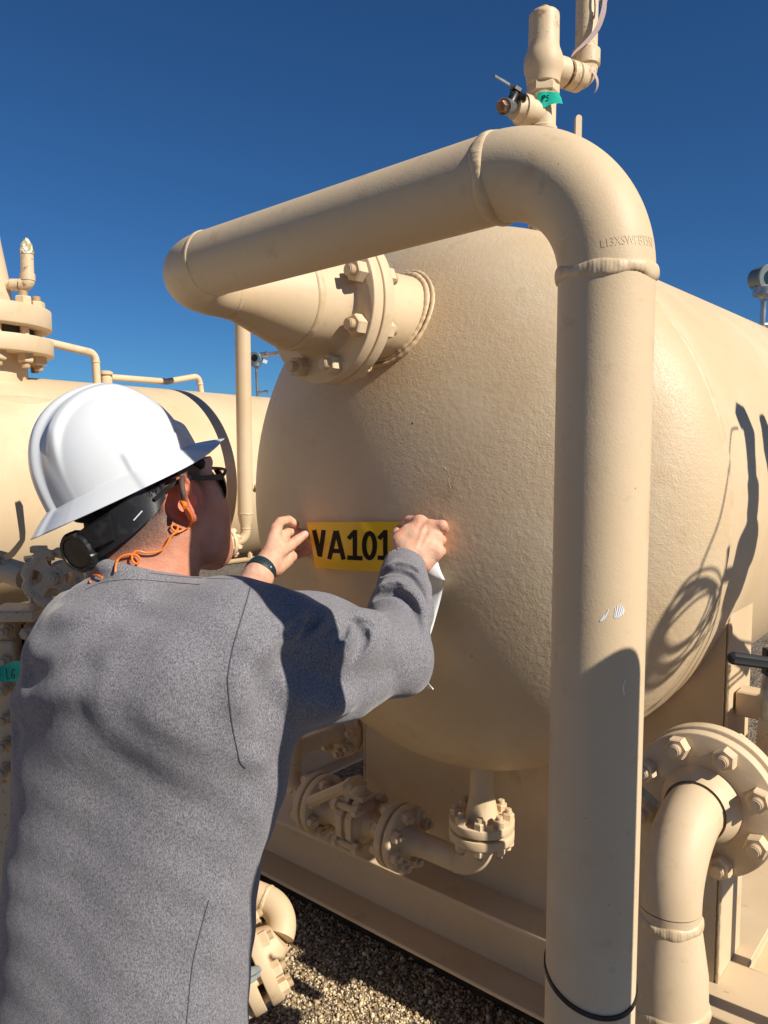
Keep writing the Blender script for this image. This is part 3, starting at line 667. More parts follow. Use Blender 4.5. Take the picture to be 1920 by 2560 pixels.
# ---------------------------------------------------------------- second vessel, at the left behind
B2 = 2.72; Z2 = -.1585; R2 = .419; _a = math.radians(32)
A_2 = V(math.sin(_a), math.cos(_a), 0); B_2 = V(-math.cos(_a), math.sin(_a), 0)
V2 = B_2 * B2 + V(0, 0, Z2)
def on_v2(px, py, off=0.0):
    r = ray(px, py); t = (B2 + off) / (r @ B_2); return r * t
def side_v2(px, off):
    r = ray(px, 1118); return r * ((B2 - R2 - off) / (r @ B_2))
v2 = thing('pressure_vessel', 'more distant beige horizontal vessel behind the man at the left', 'vessel', V2 + A_2 * 3.2 - Z * R2)
obj('shell', MB().lathe(V2, A_2, [(-1.8, R2), (1, R2), (3, R2), (5.6, R2)] + [(5.6 + .19 * math.sin(x), R2 * math.cos(x) + 1e-6) for x in np.linspace(.1, math.pi / 2, 10)], 128), 'paint_far', v2)
for s_ in (.6, 4.6):
    p_ = V2 + A_2 * s_; obj('saddle', MB().box(V(p_[0], p_[1], (Z2 - R2 * .8 + GZ + .25) / 2), .12, R2 * 1.4, Z2 - R2 * .8 - GZ - .25, A_2, B_2, bev=.005), 'paint_far', v2)
skd = thing('skid_frame', 'beige skid beam under the distant vessel at the left', 'skid', V(V2[0], V2[1], GZ) + A_2 * 1.5)
obj('side_beam', MB().box(V(*(V2 + A_2 * 2.2 - B_2 * .2)[:2], GZ + .15), 7.2, .12, .28, A_2, B_2, bev=.004), 'paint_far', skd)
# flanged riser at the left edge, with its bolts
n0 = on_v2(-62, 850); kk = n0[1] * 1.0 / F * .985
def colz(px, y, d): r = ray(px, y); return r[2] / r[1] * d
NX, NY = n0[0], n0[1]
fz = lambda y: colz(-62, y, NY)
fs_ = thing('flanged_riser', 'beige riser with a thick bolted flange pair at the left edge', 'flanged riser', V(NX, NY, Z2 + R2 - .1))
obj('neck', MB().lathe(V(NX, NY, 0), Z, [(Z2 + R2 - .17, 118 * kk), (fz(930), 118 * kk), (fz(870), 118 * kk)], 64), 'paint_far', fs_)
obj('repad', MB().lathe(V(NX, NY, 0), Z, [(Z2 + R2 - .17, 205 * kk), (fz(1000), 203 * kk), (fz(992), 150 * kk), (fz(985), 119 * kk)], 64), 'paint_far', fs_)
rf = 181 * kk
z0 = fz(895); z1 = fz(862); z2_ = fz(838); z3 = fz(783)
obj('flange', flange(V(NX, NY, fz(888)), Z, rf, fz(846) - fz(888), 100 * kk, .004), 'paint_far', fs_)
obj('flange', flange(V(NX, NY, fz(822)), Z, rf * .985, fz(770) - fz(822), 100 * kk, .004), 'paint_far', fs_)
obj('spacer', MB().cyl(V(NX, NY, fz(846)), V(NX, NY, fz(822)), rf * .75, seg=48), 'dark_gap', fs_)
half = (fz(770) - fz(888)) / 2; bolts(fs_, V(NX, NY, fz(829)), Z, rf * .80, 12, .031, half, .25)
obj('valve_body', MB().lathe(V(NX, NY, 0), Z, [(fz(771), 120 * kk), (fz(758), 89 * kk), (fz(735), 87 * kk), (fz(700), 84 * kk), (fz(655), 76 * kk), (fz(600), 67 * kk), (fz(560), 62 * kk), (fz(480), 58 * kk), (fz(300), 56 * kk)], 64), 'paint_far', fs_)
# its little vent stub
vs0 = P(20, 712, NY); sv = thing('vent_stub', 'short beige vent stub with a taped top at the left edge', 'pipe', vs0)
kx = NY / F
c0 = P(70, 712, NY); fa, _ = fillet(c0, nrm(V(1, 0, 0)), Z, 12 * kx, 10)
obj('nipple', MB().lathe(V(c0[0] - 52 * kx, c0[1], c0[2]), V(1, 0, 0), [(0, 11 * kx), (10 * kx, 11 * kx), (11 * kx, 14.5 * kx), (30 * kx, 14.5 * kx), (31 * kx, 11 * kx), (34 * kx, 11 * kx), (35 * kx, 17 * kx), (44 * kx, 17 * kx)], 32), 'worn', sv)
obj('elbow', MB().tube(fa, 16 * kx, 28), 'worn', sv)
obj('pipe', MB().lathe(c0, Z, [(10 * kx, 17.5 * kx), (26 * kx, 17.5 * kx), (27 * kx, 15 * kx), (78 * kx, 15 * kx)], 32), 'worn', sv)
obj('tape_wrap', MB().lathe(c0, Z, [(72 * kx, 15 * kx), (73 * kx, 16.5 * kx), (84 * kx, 16 * kx), (86 * kx, 14 * kx), (96 * kx, 13.5 * kx), (104 * kx, 8 * kx), (112 * kx, 3 * kx)], 20), mat('frayed_olive_tape', (.38, .34, .16), .8, bump=[(90, .9, .01)], var=[(60, (.75, .72, .62), .5, .55)]), sv)
# thin pipes over the vessel
tp1 = thing('thin_pipe', 'thin beige pipe leaving the flanged riser and bending down above the helmet', 'pipe', on_v2(122, 858))
a0_ = on_v2(60, 842); a1_ = on_v2(238, 884); a2_ = on_v2(246, 1010); fl, L_ = fillet(a1_, a1_ - a0_, a2_ - a1_, .034, 12); r1 = 9.5 * a1_[1] / F
obj('pipe', MB().tube(np.vstack([[a0_], fl, [a2_]]), r1, 24), 'paint_far', tp1); obj('collar', MB().cyl(fl[-1] - Z * .003, fl[-1] - Z * .007, r1 * 1.15, seg=24), 'paint_far', tp1)
f0 = on_v2(266, 960); r1 = 14 * f0[1] / F
tp2 = thing('thin_pipe', 'thin kinked beige pipe running level over the distant vessel from a round fitting', 'pipe', f0)
obj('fitting', MB().lathe(V(f0[0], f0[1], 0), Z, [(Z2 + R2 * .9, r1), (colz(266, 944, f0[1]), r1), (colz(266, 941, f0[1]), r1 * .8), (colz(266, 938, f0[1]), r1 * .8), (colz(266, 936, f0[1]), r1 * 1.15), (colz(266, 930, f0[1]), r1 * 1.15), (colz(266, 927, f0[1]), r1 * .7)], 28), 'paint_far', tp2)
ps = [on_v2(276, 943), on_v2(417, 954), on_v2(497, 940), on_v2(506, 1000)]; rr = 7.5 * ps[1][1] / F
f1, _ = fillet(ps[1], ps[1] - ps[0], ps[2] - ps[1], .08, 5); f2, _ = fillet(ps[2], ps[2] - ps[1], ps[3] - ps[2], .03, 12)
obj('pipe', MB().tube(np.vstack([[ps[0]], f1, f2, [ps[3]]]), rr, 20), 'paint_far', tp2); obj('collar', MB().cyl(f2[-1] - Z * .003, f2[-1] - Z * .010, rr * 1.18, seg=20), 'paint_far', tp2)

# upright pipe in front of the second vessel, ending in a flanged elbow
u0 = side_v2(611, .08); ux, uy = u0[0], u0[1]; ku = uy / F
uz = lambda y: colz(611, y, uy)
dp = thing('down_pipe', 'slim upright beige pipe in front of the distant vessel, reduced to a flanged elbow', 'pipe', V(ux, uy, uz(1350)))
obj('pipe', MB().cyl(V(ux, uy, uz(1284)), V(ux, uy, uz(560)), 19 * ku, seg=40), 'paint_far', dp)
obj('weld_bead', weld(V(ux, uy, uz(1284)), Z, 19 * ku, .0037, .0017, 120), 'weld', dp)
obj('reducer', MB().lathe(V(ux, uy, 0), Z, [(uz(1321), 12.8 * ku), (uz(1314), 13 * ku), (uz(1300), 17 * ku), (uz(1284), 19 * ku)], 40), 'paint_far', dp)
obj('weld_bead', weld(V(ux, uy, uz(1321)), Z, 12.8 * ku, .003, .0015, 120), 'weld', dp)
ec = V(ux, uy, uz(1352)); ed = nrm(P(568, 1356, uy - .05) - ec); ea, _ = fillet(ec, -Z, ed, 26 * ku, 14)
obj('elbow', MB().tube(np.vstack([[V(ux, uy, uz(1321))], ea]), 12.5 * ku, 32), 'paint_far', dp)
fd = nrm(ed + V(0, -.35, 0)); fc = P(574, 1357, uy - .04)
obj('flange_neck', MB().cyl(fc - fd * .03, fc, 13 * ku, 18 * ku, seg=32), 'paint_far', dp)
flanged(dp, fc + fd * .022, fd, 38 * ku, .017, .019, 8, .016, .3, .007)
bar = thing('rail', 'short beige rail with a bolt on top, behind the man\'s chin', 'rail', P(605, 1405, uy + .1))
b0_, b1_ = P(540, 1410, uy + .1), P(636, 1397, uy + .1)
obj('bar', MB().cyl(b0_, b1_, 7 * ku, seg=20), 'paint_far', bar); obj('bolt', MB().cyl(b1_ - V(.02, 0, -.004), b1_ - V(.02, 0, -.024), .011, seg=6).cyl(b1_ - V(.02, 0, .0), b1_ - V(.02, 0, -.03), .006, seg=12), 'paint_far', bar, ang=25)
nub = side_v2(636, .0); nz = P(636, 1215, nub[1])
nb_ = thing('plug', 'small beige plug on the side of the distant vessel, right of the slim pipe', 'plug', nz)
obj('boss', MB().lathe(nz + B_2 * .03, -B_2, [(0, .019), (.037, .019), (.038, .0135), (.050, .0135), (.052, .008)], 20), 'paint_far', nb_)

# transmitters
def transmitter(name, label, base, head, ks, facing, cols):
    """base: foot of the stem, head: centre of the round housing, ks metres per unit"""
    tr = thing(name, label, 'transmitter', base, 'pressure transmitters on the vessels'); d = nrm(head - base); h = np.linalg.norm(head - base)
    s_ = ks
    obj('stem', MB().lathe(base, d, [(0, .30 * s_), (.25 * s_, .30 * s_), (.26 * s_, .42 * s_), (.5 * s_, .42 * s_), (.52 * s_, .2 * s_), (h - 1.5 * s_, .2 * s_), (h - 1.48 * s_, .32 * s_), (h - 1.15 * s_, .36 * s_), (h - 1.1 * s_, .62 * s_)], 24), 'steel', tr)
    obj('neck', MB().lathe(base, d, [(h - 1.25 * s_, .60 * s_), (h - 1.2 * s_, .75 * s_), (h - .65 * s_, .75 * s_), (h - .5 * s_, .5 * s_)], 28), 'steel', tr)
    fn = nrm(facing)
    hb = obj('housing', MB().lathe(head, fn, [(-.85 * s_, .55 * s_), (-.8 * s_, .8 * s_), (-.3 * s_, .85 * s_), (.2 * s_, .85 * s_), (.25 * s_, .92 * s_), (.5 * s_, .95 * s_), (.56 * s_, .88 * s_), (.56 * s_, .55 * s_)], 36, cap=True), cols, tr)
    obj('window', MB().cyl(head + fn * .555 * s_, head + fn * .575 * s_, .52 * s_, seg=32), 'glass', hb)
    rt = nrm(np.cross(fn, Z)); rt = rt if rt[0] > 0 else -rt
    obj('conduit', MB().lathe(head + Z * .35 * s_, nrm(rt + V(0, .3, .1)), [(.6 * s_, .42 * s_), (1.4 * s_, .42 * s_), (1.42 * s_, .5 * s_), (1.8 * s_, .5 * s_), (1.82 * s_, .34 * s_), (3.4 * s_, .34 * s_)], 20), 'steel', tr)
    vb = base + d * (1.55 * s_); obj('bleed_valve', MB().lathe(vb, rt, [(0, .2 * s_), (.5 * s_, .22 * s_), (.52 * s_, .12 * s_), (1.2 * s_, .12 * s_), (1.22 * s_, .26 * s_), (1.7 * s_, .24 * s_)], 16), 'steel', tr)
    obj('tag_plate', MB().box(head + rt * 1.45 * s_ - Z * .55 * s_, .7 * s_, .06 * s_, .5 * s_, nrm(rt + Z * -.4), V(0, 1, 0)), 'white_paper', tr)
    return tr
tb = on_v2(644, 996); th_ = on_v2(640, 895); 
transmitter('transmitter', 'small grey transmitter on the distant vessel, seen between slim pipe and nozzle', V(tb[0], tb[1], tb[2] - .02), V(th_[0], th_[1], th_[2]), 16.5 * th_[1] / F, V(-.25, -1, -.05), 'blue_metal')
# on the main vessel: it stands on the crown, far right
r_ = ray(1908, 800); dd = .9
cr_ = VC + Z * VR; s_ = 0
best = min(np.linspace(0, 2.4, 600), key=lambda s: abs(proj(cr_ + A * s)[0] - 1915)); tb = cr_ + A * best
thd = P(1930, 696, tb[1])
transmitter('transmitter', 'dark grey transmitter with a round window at the right edge, on the vessel top', tb - Z * .01, V(tb[0] + .002, tb[1], thd[2]), 40 * tb[1] / F * .86, V(.25, -1, -.1), 'grey_metal')

# ---------------------------------------------------------------- hand wheel valve and level gauge at the left edge
hd_ = 1.240; hc = P(134, 1445, hd_); kh = hd_ / F; kz_ = .6
hw = thing('handwheel', 'scalloped beige handwheel in shade below the helmet brim, at the left edge', 'handwheel', hc)
wn = nrm(V(.22, -1, .10)); wa, wb = basis(wn)
def pol(th, r): return hc + (wa * math.cos(th) + wb * math.sin(th)) * r
n_ = 144; R_o = 78 * kh; g = []
th_s = np.linspace(0, 2 * np.pi, n_, endpoint=False)
ro = R_o * (1 - .085 * np.clip(np.cos(8 * th_s + .35) * 1.6 - .5, 0, 1)); ri = R_o * .66
prof = [(0, 1, .35), (.25, 1.0, .5), (.8, .97, .5)]
rings = []
for (hh, fr) in ((-.0036, 0), (.0012, 0), (.0040, .25), (.0040, .75), (.0012, 1.0), (-.0036, 1.0)):
    rings.append(hc + wn * hh + (wa * np.cos(th_s)[:, None] + wb * np.sin(th_s)[:, None]) * (ri + (ro - ri) * (.0 + fr))[:, None])
obj('rim', MB().grid(np.array(rings), cu=True, cv=True), 'worn', hw)
for i in range(4):
    a_ = i * np.pi / 2 + .85; d_ = wa * math.cos(a_) + wb * math.sin(a_); pts = np.array([hc + d_ * R_o * t + wn * (.0024 * (1 - t)) for t in np.linspace(.2, .70, 7)])
    s_d = np.cross(wn, d_); g = []
    for t_, p_ in zip(np.linspace(0, 1, 7), pts):
        w_ = R_o * (.16 + .22 * abs(t_ - .35) ** 1.5 + (.1 if t_ > .95 else 0)); g.append([p_ - s_d * w_ - wn * .003, p_ - s_d * w_ + wn * .002, p_ + s_d * w_ + wn * .002, p_ + s_d * w_ - wn * .003])
    obj('spoke', MB().grid(np.array(g), cv=True), 'worn', hw)
obj('hub', MB().lathe(hc, wn, [(-.006, R_o * .33), (.0042, R_o * .33), (.0055, R_o * .31)], 40), 'worn', hw)
obj('nut', MB().lathe(hc, wn, [(.0055, R_o * .2), (.012, R_o * .2), (.0126, R_o * .17)], 6).lathe(hc, wn, [(.012, R_o * .1), (.016, R_o * .1), (.016, R_o * .05), (.015, .0005)], 20), 'worn', hw, ang=25)
obj('stem', MB().lathe(hc, -wn, [(0, .007), (.03, .007), (.0305, .018), (.07, .019), (.075, .026), (.09, .026)], 32), 'worn', hw)
# horizontal valve barrel with a lever, left of the wheel
lg_ = thing('level_gauge_valve', 'beige shut-off valve with an upright lever left of the handwheel', 'valve', P(30, 1440, 1.301))
v0, v1 = P(-60, 1400, 1.307), P(62, 1440, 1.283); vd = nrm(v1 - v0)
obj('barrel', MB().lathe(v0, vd, [(0, 30 * kh), (.04, 30 * kh), (.041, 44 * kh), (.05, 44 * kh), (.051, 33 * kh), (np.linalg.norm(v1 - v0), 33 * kh)], 36), 'worn', lg_)
obj('cross_body', MB().lathe(P(100, 1450, 1.319), Z, [(-.06, 32 * kh), (.033, 32 * kh), (.034, 42 * kh), (.041, 42 * kh)], 6).box(P(97, 1373, 1.295), 38 * kh, .018, 18 * kh, bev=.002), 'worn', lg_, ang=25)
lvp = [P(12, 1395, 1.283), P(30, 1385, 1.270), P(46, 1365, 1.264), P(56, 1350, 1.258), P(56, 1330, 1.258), P(48, 1265, 1.258), P(43, 1252, 1.258)]
obj('lever', ribbon(np.array(lvp), np.array([16, 16, 14, 12, 14, 17, 12]) * kh, .0036, V(.25, -1, 0)), 'paint_far', lg_)
lgt = thing('level_gauge', 'bolted beige level gauge in shade at the left edge, half hidden by the man', 'gauge', P(20, 1700, 1.301))
def bx3(name, px0, py0, px1, py1, d, dep, m, par, bev=.004):
    c_ = (P(px0, py0, d) + P(px1, py1, d)) / 2; w_ = abs(P(px1, py0, d)[0] - P(px0, py0, d)[0]); h_ = abs(P(px0, py0, d)[2] - P(px0, py1, d)[2]); c_ = c_ + V(0, dep / 2, 0)
    return obj(name, MB().box(c_, w_, dep, h_, bev=bev), m, par)
bx3('cap_plate', -40, 1528, 84, 1556, 1.222, .07, 'worn', lgt, .003)
bx3('end_block', 62, 1524, 122, 1575, 1.270, .06, 'worn', lgt, .003)
bx3('chamber', -30, 1556, 50, 2300, 1.258, .05, 'worn', lgt, .003)
bx3('chamber_edge', 70, 1560, 110, 2200, 1.264, .04, 'worn', lgt, .003)
bx3('glass', 50, 1560, 70, 2200, 1.283, .024, 'glass', lgt, .002)
bx3('cover_plate', -30, 1604, 34, 1700, 1.246, .012, 'paint_far', lgt, .003)
for px, py in ((12, 1578), (71, 1580), (14, 1650), (10, 1723), (14, 1795), (12, 1860), (10, 1925)):
    inst('bolt', bolt_mesh(.0112, .006), lgt, P(px, py, 1.246), nrm(V(.15, -1, .05)), px * .1)
tgt = thing('tape_tag', 'green tape lettered LG stuck on the level gauge beside the man\'s shoulder', 'tape', P(25, 1678, 1.210))
g = [[P(px, py, 1.219 + .005 * math.sin(px * .08)) for py in np.linspace(y0, y1, 4)] for px, y0, y1 in ((-6, 1668, 1702), (8, 1664, 1705), (24, 1656, 1704), (40, 1652, 1704), (58, 1652, 1702), (66, 1654, 1700))]
obj('tape', MB().grid(np.array(g)), 'tape', tgt)
mb = MB()
for ln_ in ([(15, 1670), (17, 1684), (18, 1697), (25, 1696)], [(37, 1673), (32, 1673), (29, 1684), (30, 1695), (36, 1695), (36, 1686), (32.5, 1686)]):
    mb.tube([P(x, y, 1.212 + .005 * math.sin(x * .08)) for x, y in ln_], .0007, 6)
obj('writing', mb, 'ink', tgt)

# ---------------------------------------------------------------- flanged elbow at the lower right
C4 = P(1752, 2012, 1.175); r4 = .1125
rl = thing('flanged_elbow', 'beige elbow pipe dropping from a big bolted flange at the lower right', 'pipe', C4 - Z * .3)
obj('flange', flange(C4, A, r4, .022, .05), 'paint', rl)
obj('gasket', MB().lathe(C4 + A * .022, A, [(0, r4 * .74), (.010, r4 * .74)], 48), 'paint_far', rl)
obj('flange', flange(C4 + A * .032, A, r4 * 1.02, .022, .05), 'paint', rl)
bolts(rl, C4 + A * .027, A, r4 * .82, 8, .0195, .027, .39)
kc = along(C4, A, 1680); RE = .0435
ke, kl = fillet(kc, -A, -Z, .105, 26); s0_ = np.linalg.norm(kc - C4)
obj('neck', MB().lathe(C4, -A, [(0, .062), (.012, .058), (.03, .0475), (s0_ - kl, RE)], 64, cap=False), 'paint', rl)
obj('elbow', MB().tube(ke, RE, 64, cap=False), 'paint', rl)
kz = lambda y: colz(1668, y, kc[1]); zz = [kz(2294), kz(2330), kz(2420), kz(2503)]
obj('weld_bead', weld(C4 - A * (s0_ - kl), A, RE, .003, .001, 200), 'weld', rl)
obj('pipe', MB().cyl(V(kc[0], kc[1], zz[0]), ke[-1], RE, seg=64, cap=False), 'paint', rl)
obj('weld_bead', weld(V(kc[0], kc[1], zz[0]), Z, RE, .0075, .0042, 240, 1, 2.0), 'weld', rl)
obj('reducer', MB().lathe(V(kc[0], kc[1], 0), Z, [(zz[3], .0572), (zz[2], .0555), (zz[1], .047), (zz[0], RE)], 64, cap=False), 'paint', rl)
obj('weld_bead', weld(V(kc[0], kc[1], zz[3]), Z, .0572, .0075, .004, 260, 1, .2), 'weld', rl)
obj('pipe', MB().cyl(V(kc[0], kc[1], GZ - .03), V(kc[0], kc[1], zz[3]), .0572, seg=64), 'paint', rl)
to = C4 - A * (s0_ - kl - .014); ta, tb_ = basis(A); tts = np.linspace(0, 2 * np.pi, 72, endpoint=False)
pth = [to + (ta * math.cos(a) + tb_ * math.sin(a)) * (RE + .0018) + A * .004 * math.sin(a) for a in tts]
tie4 = tie('cable_tie', 'black cable tie round the elbow pipe in front of the big bolted flange', pth, .0055, lambda i: ta * math.cos(tts[i]) + tb_ * math.sin(tts[i]))
hdp = to + tb_ * (RE + .008) * .98 - ta * .004; hs = 1 if (to + tb_)[2] > to[2] else -1
obj('tie_head', MB().box(to + tb_ * hs * (RE + .007), .012, .012, .011, ta, A, bev=.002), 'black', tie4)
# black lever and valve at the right edge
bv = thing('ball_valve', 'small valve with a black lever handle at the right edge by the saddle plate', 'valve', P(1912, 1760, 1.25))
kv = 1.25 / F
obj('lever', MB().tube([P(1831, 1645, 1.22), P(1860, 1649, 1.22), P(1895, 1654, 1.23), P(1925, 1658, 1.24)], .009, 12, rfun=lambda i, t: np.array([.0105 if abs(math.sin(x)) > .4 else .008 for x in t])).lathe(P(1831, 1645, 1.22), nrm(P(1800, 1641, 1.22) - P(1831, 1645, 1.22)), [(0, .0098), (.004, .0085), (.007, .005), (.008, .001)], 12), 'rubber', bv)
obj('valve_body', MB().lathe(P(1922, 1775, 1.25), Z, [(-.075, 16 * kv), (-.045, 16 * kv), (-.043, 19 * kv), (-.01, 21 * kv), (.02, 22 * kv), (.05, 20 * kv), (.08, 12 * kv)], 28), 'steel', bv)
obj('handle_bracket', MB().box(P(1925, 1655, 1.25), 30 * kv, .02, 70 * kv, bev=.002), 'rubber', bv)
obj('hex_bushing', MB().lathe(P(1925, 1830, 1.25), Z, [(-.02, 35 * kv), (.015, 33 * kv), (.03, 24 * kv)], 6).lathe(P(1925, 1830, 1.25), -Z, [(0, 30 * kv), (.15, 30 * kv)], 24), 'worn', bv, ang=25)
yl = thing('pipe_tee', 'beige tee pipe at the right edge behind the big flange', 'pipe', P(1930, 1930, 1.28))
obj('tee_body', MB().cyl(P(1925, 1960, 1.31), P(1925, 1960, 1.31) + A * .3, .055, seg=48), 'paint', yl)
# second black tie: its tail beside the big pipe
tl = obj('strap_tail', ribbon(spline([P(1590, 1960, 1.0), P(1605, 1978, 1.0), P(1625, 1995, 1.02), P(1640, 2010, 1.03)], 4), .010, .003, V(0, -1, .2)), 'rubber'); tag(tl, 'black strap end poking out between the big pipe and the elbow', 'strap')

# ---------------------------------------------------------------- flanged elbow at the lower left, in the sun
ld = 1.50; kq = ld / .945 / F
ll = thing('flanged_elbow', 'sunlit beige elbow and flange pair at knee height beside the man\'s back', 'pipe', P(660, 2420, ld))
lc = P(708, 2262, ld); fdir = nrm(P(640, 2440, ld - .03) - P(702, 2345, ld + .02)); 
ax0 = nrm(P(712, 2262, ld) - P(600, 2215, ld + .03)); ax1 = nrm(P(660, 2400, ld - .06) - P(700, 2290, ld))
la, _ = fillet(P(722, 2275, ld), ax0, ax1, .055, 18); rq = 36 * kq
obj('elbow', MB().tube(la, rq, 48), 'paint', ll); obj('pipe', MB().cyl(la[0] - ax0 * .4, la[0], rq, seg=48), 'paint', ll)
obj('weld_bead', weld(la[0], ax0, rq, .004, .0022, 160), 'weld', ll)
fp = P(648, 2385, ld - .05); fax = nrm(V(.80, .35, .32))
obj('flange_neck', MB().cyl(fp, la[-1], 62 * kq, rq, seg=48), 'paint', ll)
flanged(ll, fp - fax * .02, fax, 114 * kq, .024, .04, 8, .0165, .1, .012)
obj('pipe', MB().cyl(fp - fax * .04, fp - fax * .3, rq * 1.1, seg=40), 'paint', ll)
obj('lever', MB().tube(spline([P(590, 2455, ld - .20), P(625, 2438, ld - .17), P(643, 2428, ld - .15)], 4), .010, 12, rfun=lambda i, t: np.where(np.abs(np.sin(t)) > .4, .013, .008) * (1 if i < 6 else .8)), mat('weathered_grey_grip', (.22, .25, .24), .6), ll)

# ---------------------------------------------------------------- pipework right of the picture: only its shadows fall into view
def up_sun(p, t): return np.asarray(p) + S * t
def shp(px, py, t): 
    h = vhit(px, py); return up_sun(h, t)
mf = thing('valve_manifold', 'tall beige valve manifold right of the picture whose shadow falls on the vessel', 'manifold', V(1.2, 1.0, GZ))
T1 = .80
def band(rows, t, name, m='paint', par=mf):
    pts = np.array([shp(x, y, t) for x, y, _ in rows]); d = np.array([np.linalg.norm(h) for h in (pts - S * t)]); r = np.array([w_ for *_, w_ in rows]) * d / F * 1.6
    return obj(name, MB().tube(pts, r, 20), m, par)
band([(1846, 1052, 12), (1852, 1040, 20), (1862, 1050, 25), (1872, 1075, 26), (1876, 1120, 21), (1880, 1180, 21), (1882, 1218, 20)], T1, 'bonnet')
band([(1883, 1216, 29), (1884, 1245, 27), (1880, 1292, 27)], T1, 'flange')
band([(1880, 1290, 20), (1876, 1345, 20)], T1, 'barrel')
band([(1877, 1343, 38), (1872, 1372, 38)], T1, 'flange')
band([(1872, 1372, 22), (1866, 1405, 22)], T1, 'barrel')
band([(1864, 1400, 46), (1850, 1425, 48), (1843, 1452, 46)], T1, 'valve_body')
band([(1842, 1450, 30), (1832, 1500, 26), (1815, 1540, 20), (1792, 1590, 17), (1762, 1650, 16), (1728, 1705, 15), (1690, 1752, 14)], T1, 'pipe')
band([(1820, 1372, 4.5), (1816, 1410, 4.5), (1806, 1450, 4.5), (1790, 1508, 4.5)], T1, 'lever')
band([(1808, 1440, 8), (1850, 1430, 8)], T1, 'stem')
band([(1905, 1045, 16), (1915, 1075, 22), (1922, 1130, 25), (1932, 1200, 20)], T1 + .02, 'bonnet')
pts = [shp(1846, 1070, T1), shp(1834, 1072, T1), shp(1828, 1080, T1)]
for x, y in ((1824, 1130), (1815, 1220), (1798, 1300), (1772, 1370), (1752, 1420), (1738, 1470), (1725, 1500)): pts.append(shp(x, y, T1))
cc = thing('cable_coil', 'black coiled cable hung right of the picture, its looped shadow on the vessel', 'cable', V(1.1, 1.0, -.3))
obj('cable', MB().tube(spline(pts, 6), .0022, 8), 'rubber', cc)
def loop(cx, cy, a_, b_, rot, t, w_, ph=0., turns=1.0, wob=0.):
    out = []
    for q_ in np.linspace(0, 2 * np.pi * turns, int(44 * turns)):
        x = a_ * math.cos(q_ + ph); y = b_ * math.sin(q_ + ph) * (1 + wob * math.sin(3 * q_)); out.append(shp(cx + x * math.cos(rot) - y * math.sin(rot), cy + x * math.sin(rot) + y * math.cos(rot), t))
    return MB().tube(out, w_, 8)
# long axis of the loops leans from upper right to lower left
rot = math.radians(-57)
for i, (cx, cy, a_, b_) in enumerate(((1712, 1560, 118, 42), (1718, 1545, 106, 36), (1706, 1576, 128, 47), (1724, 1534, 100, 40), (1700, 1590, 140, 44), (1712, 1556, 124, 54), (1696, 1604, 146, 40), (1728, 1524, 116, 52), (1716, 1550, 98, 34), (1708, 1566, 134, 58))):
    obj('cable_loop', loop(cx, cy, a_, b_, rot + .05 * math.sin(i * 2.3), T1 + .004 * (i % 3), .0026, ph=i, wob=.05), 'rubber', cc)
for i, off in enumerate((0, 10, 26, 40)):
    pts = [shp(1788 + off * .5, 1520 + off, T1)] + [shp(x + off * .55, y + off, T1) for x, y in ((1765, 1590), (1730, 1655), (1690, 1712), (1650, 1752), (1618, 1775))]
    obj('cable_loop', MB().tube(spline(pts, 5), .0026, 8), 'rubber', cc)
# unseen round-topped pipe, added to cast the shadow on the big upright pipe
cdh = nrm(V(math.cos(SAZ), -math.sin(SAZ), 0)); perp = V(-cdh[1], cdh[0], 0); perp = perp if perp[1] > 0 else -perp
TS = .42
rs_ = .030; Dh = TS * math.cos(SEL) + .04
zt2 = pz(1640) - .0558 + math.tan(SEL) * Dh + rs_
sx = V(C1[0], C1[1], 0) + perp * -.035 + cdh * Dh
stp = thing('shade_pipe', 'unseen capped beige pipe added off to the right to shade the big upright pipe', 'pipe', V(sx[0], sx[1], GZ))
obj('pipe', MB().lathe(V(sx[0], sx[1], 0), Z, [(GZ, rs_), (zt2 - rs_, rs_)] + [(zt2 - rs_ + rs_ * math.sin(a), max(rs_ * math.cos(a), 1e-5)) for a in np.linspace(.1, np.pi / 2, 10)], 40), 'paint', stp)

# unseen cabinet on legs, added only to keep the sun off the skid beam
cb = B * 0 + V(.89, 1.12, 0); cb = cb + A * (1.59 - cb @ A)
cab = thing('shade_cabinet', 'unseen beige cabinet on legs added off to the right to shade the skid beam', 'cabinet', V(cb[0], cb[1], GZ))
obj('case', MB().box(V(cb[0], cb[1], -.40), .20, .12, .30, A, B, bev=.004), 'paint_far', cab)
obj('door', MB().box(V(cb[0], cb[1], -.40) - B * .064, .18, .008, .27, A, B, bev=.002), 'paint_far', cab)
for i in (-1, 1): obj('leg', MB().box(V(cb[0], cb[1], (GZ - .55) / 2) + A * .08 * i, .03, .03, -.55 - GZ, A, B), 'paint_far', cab)
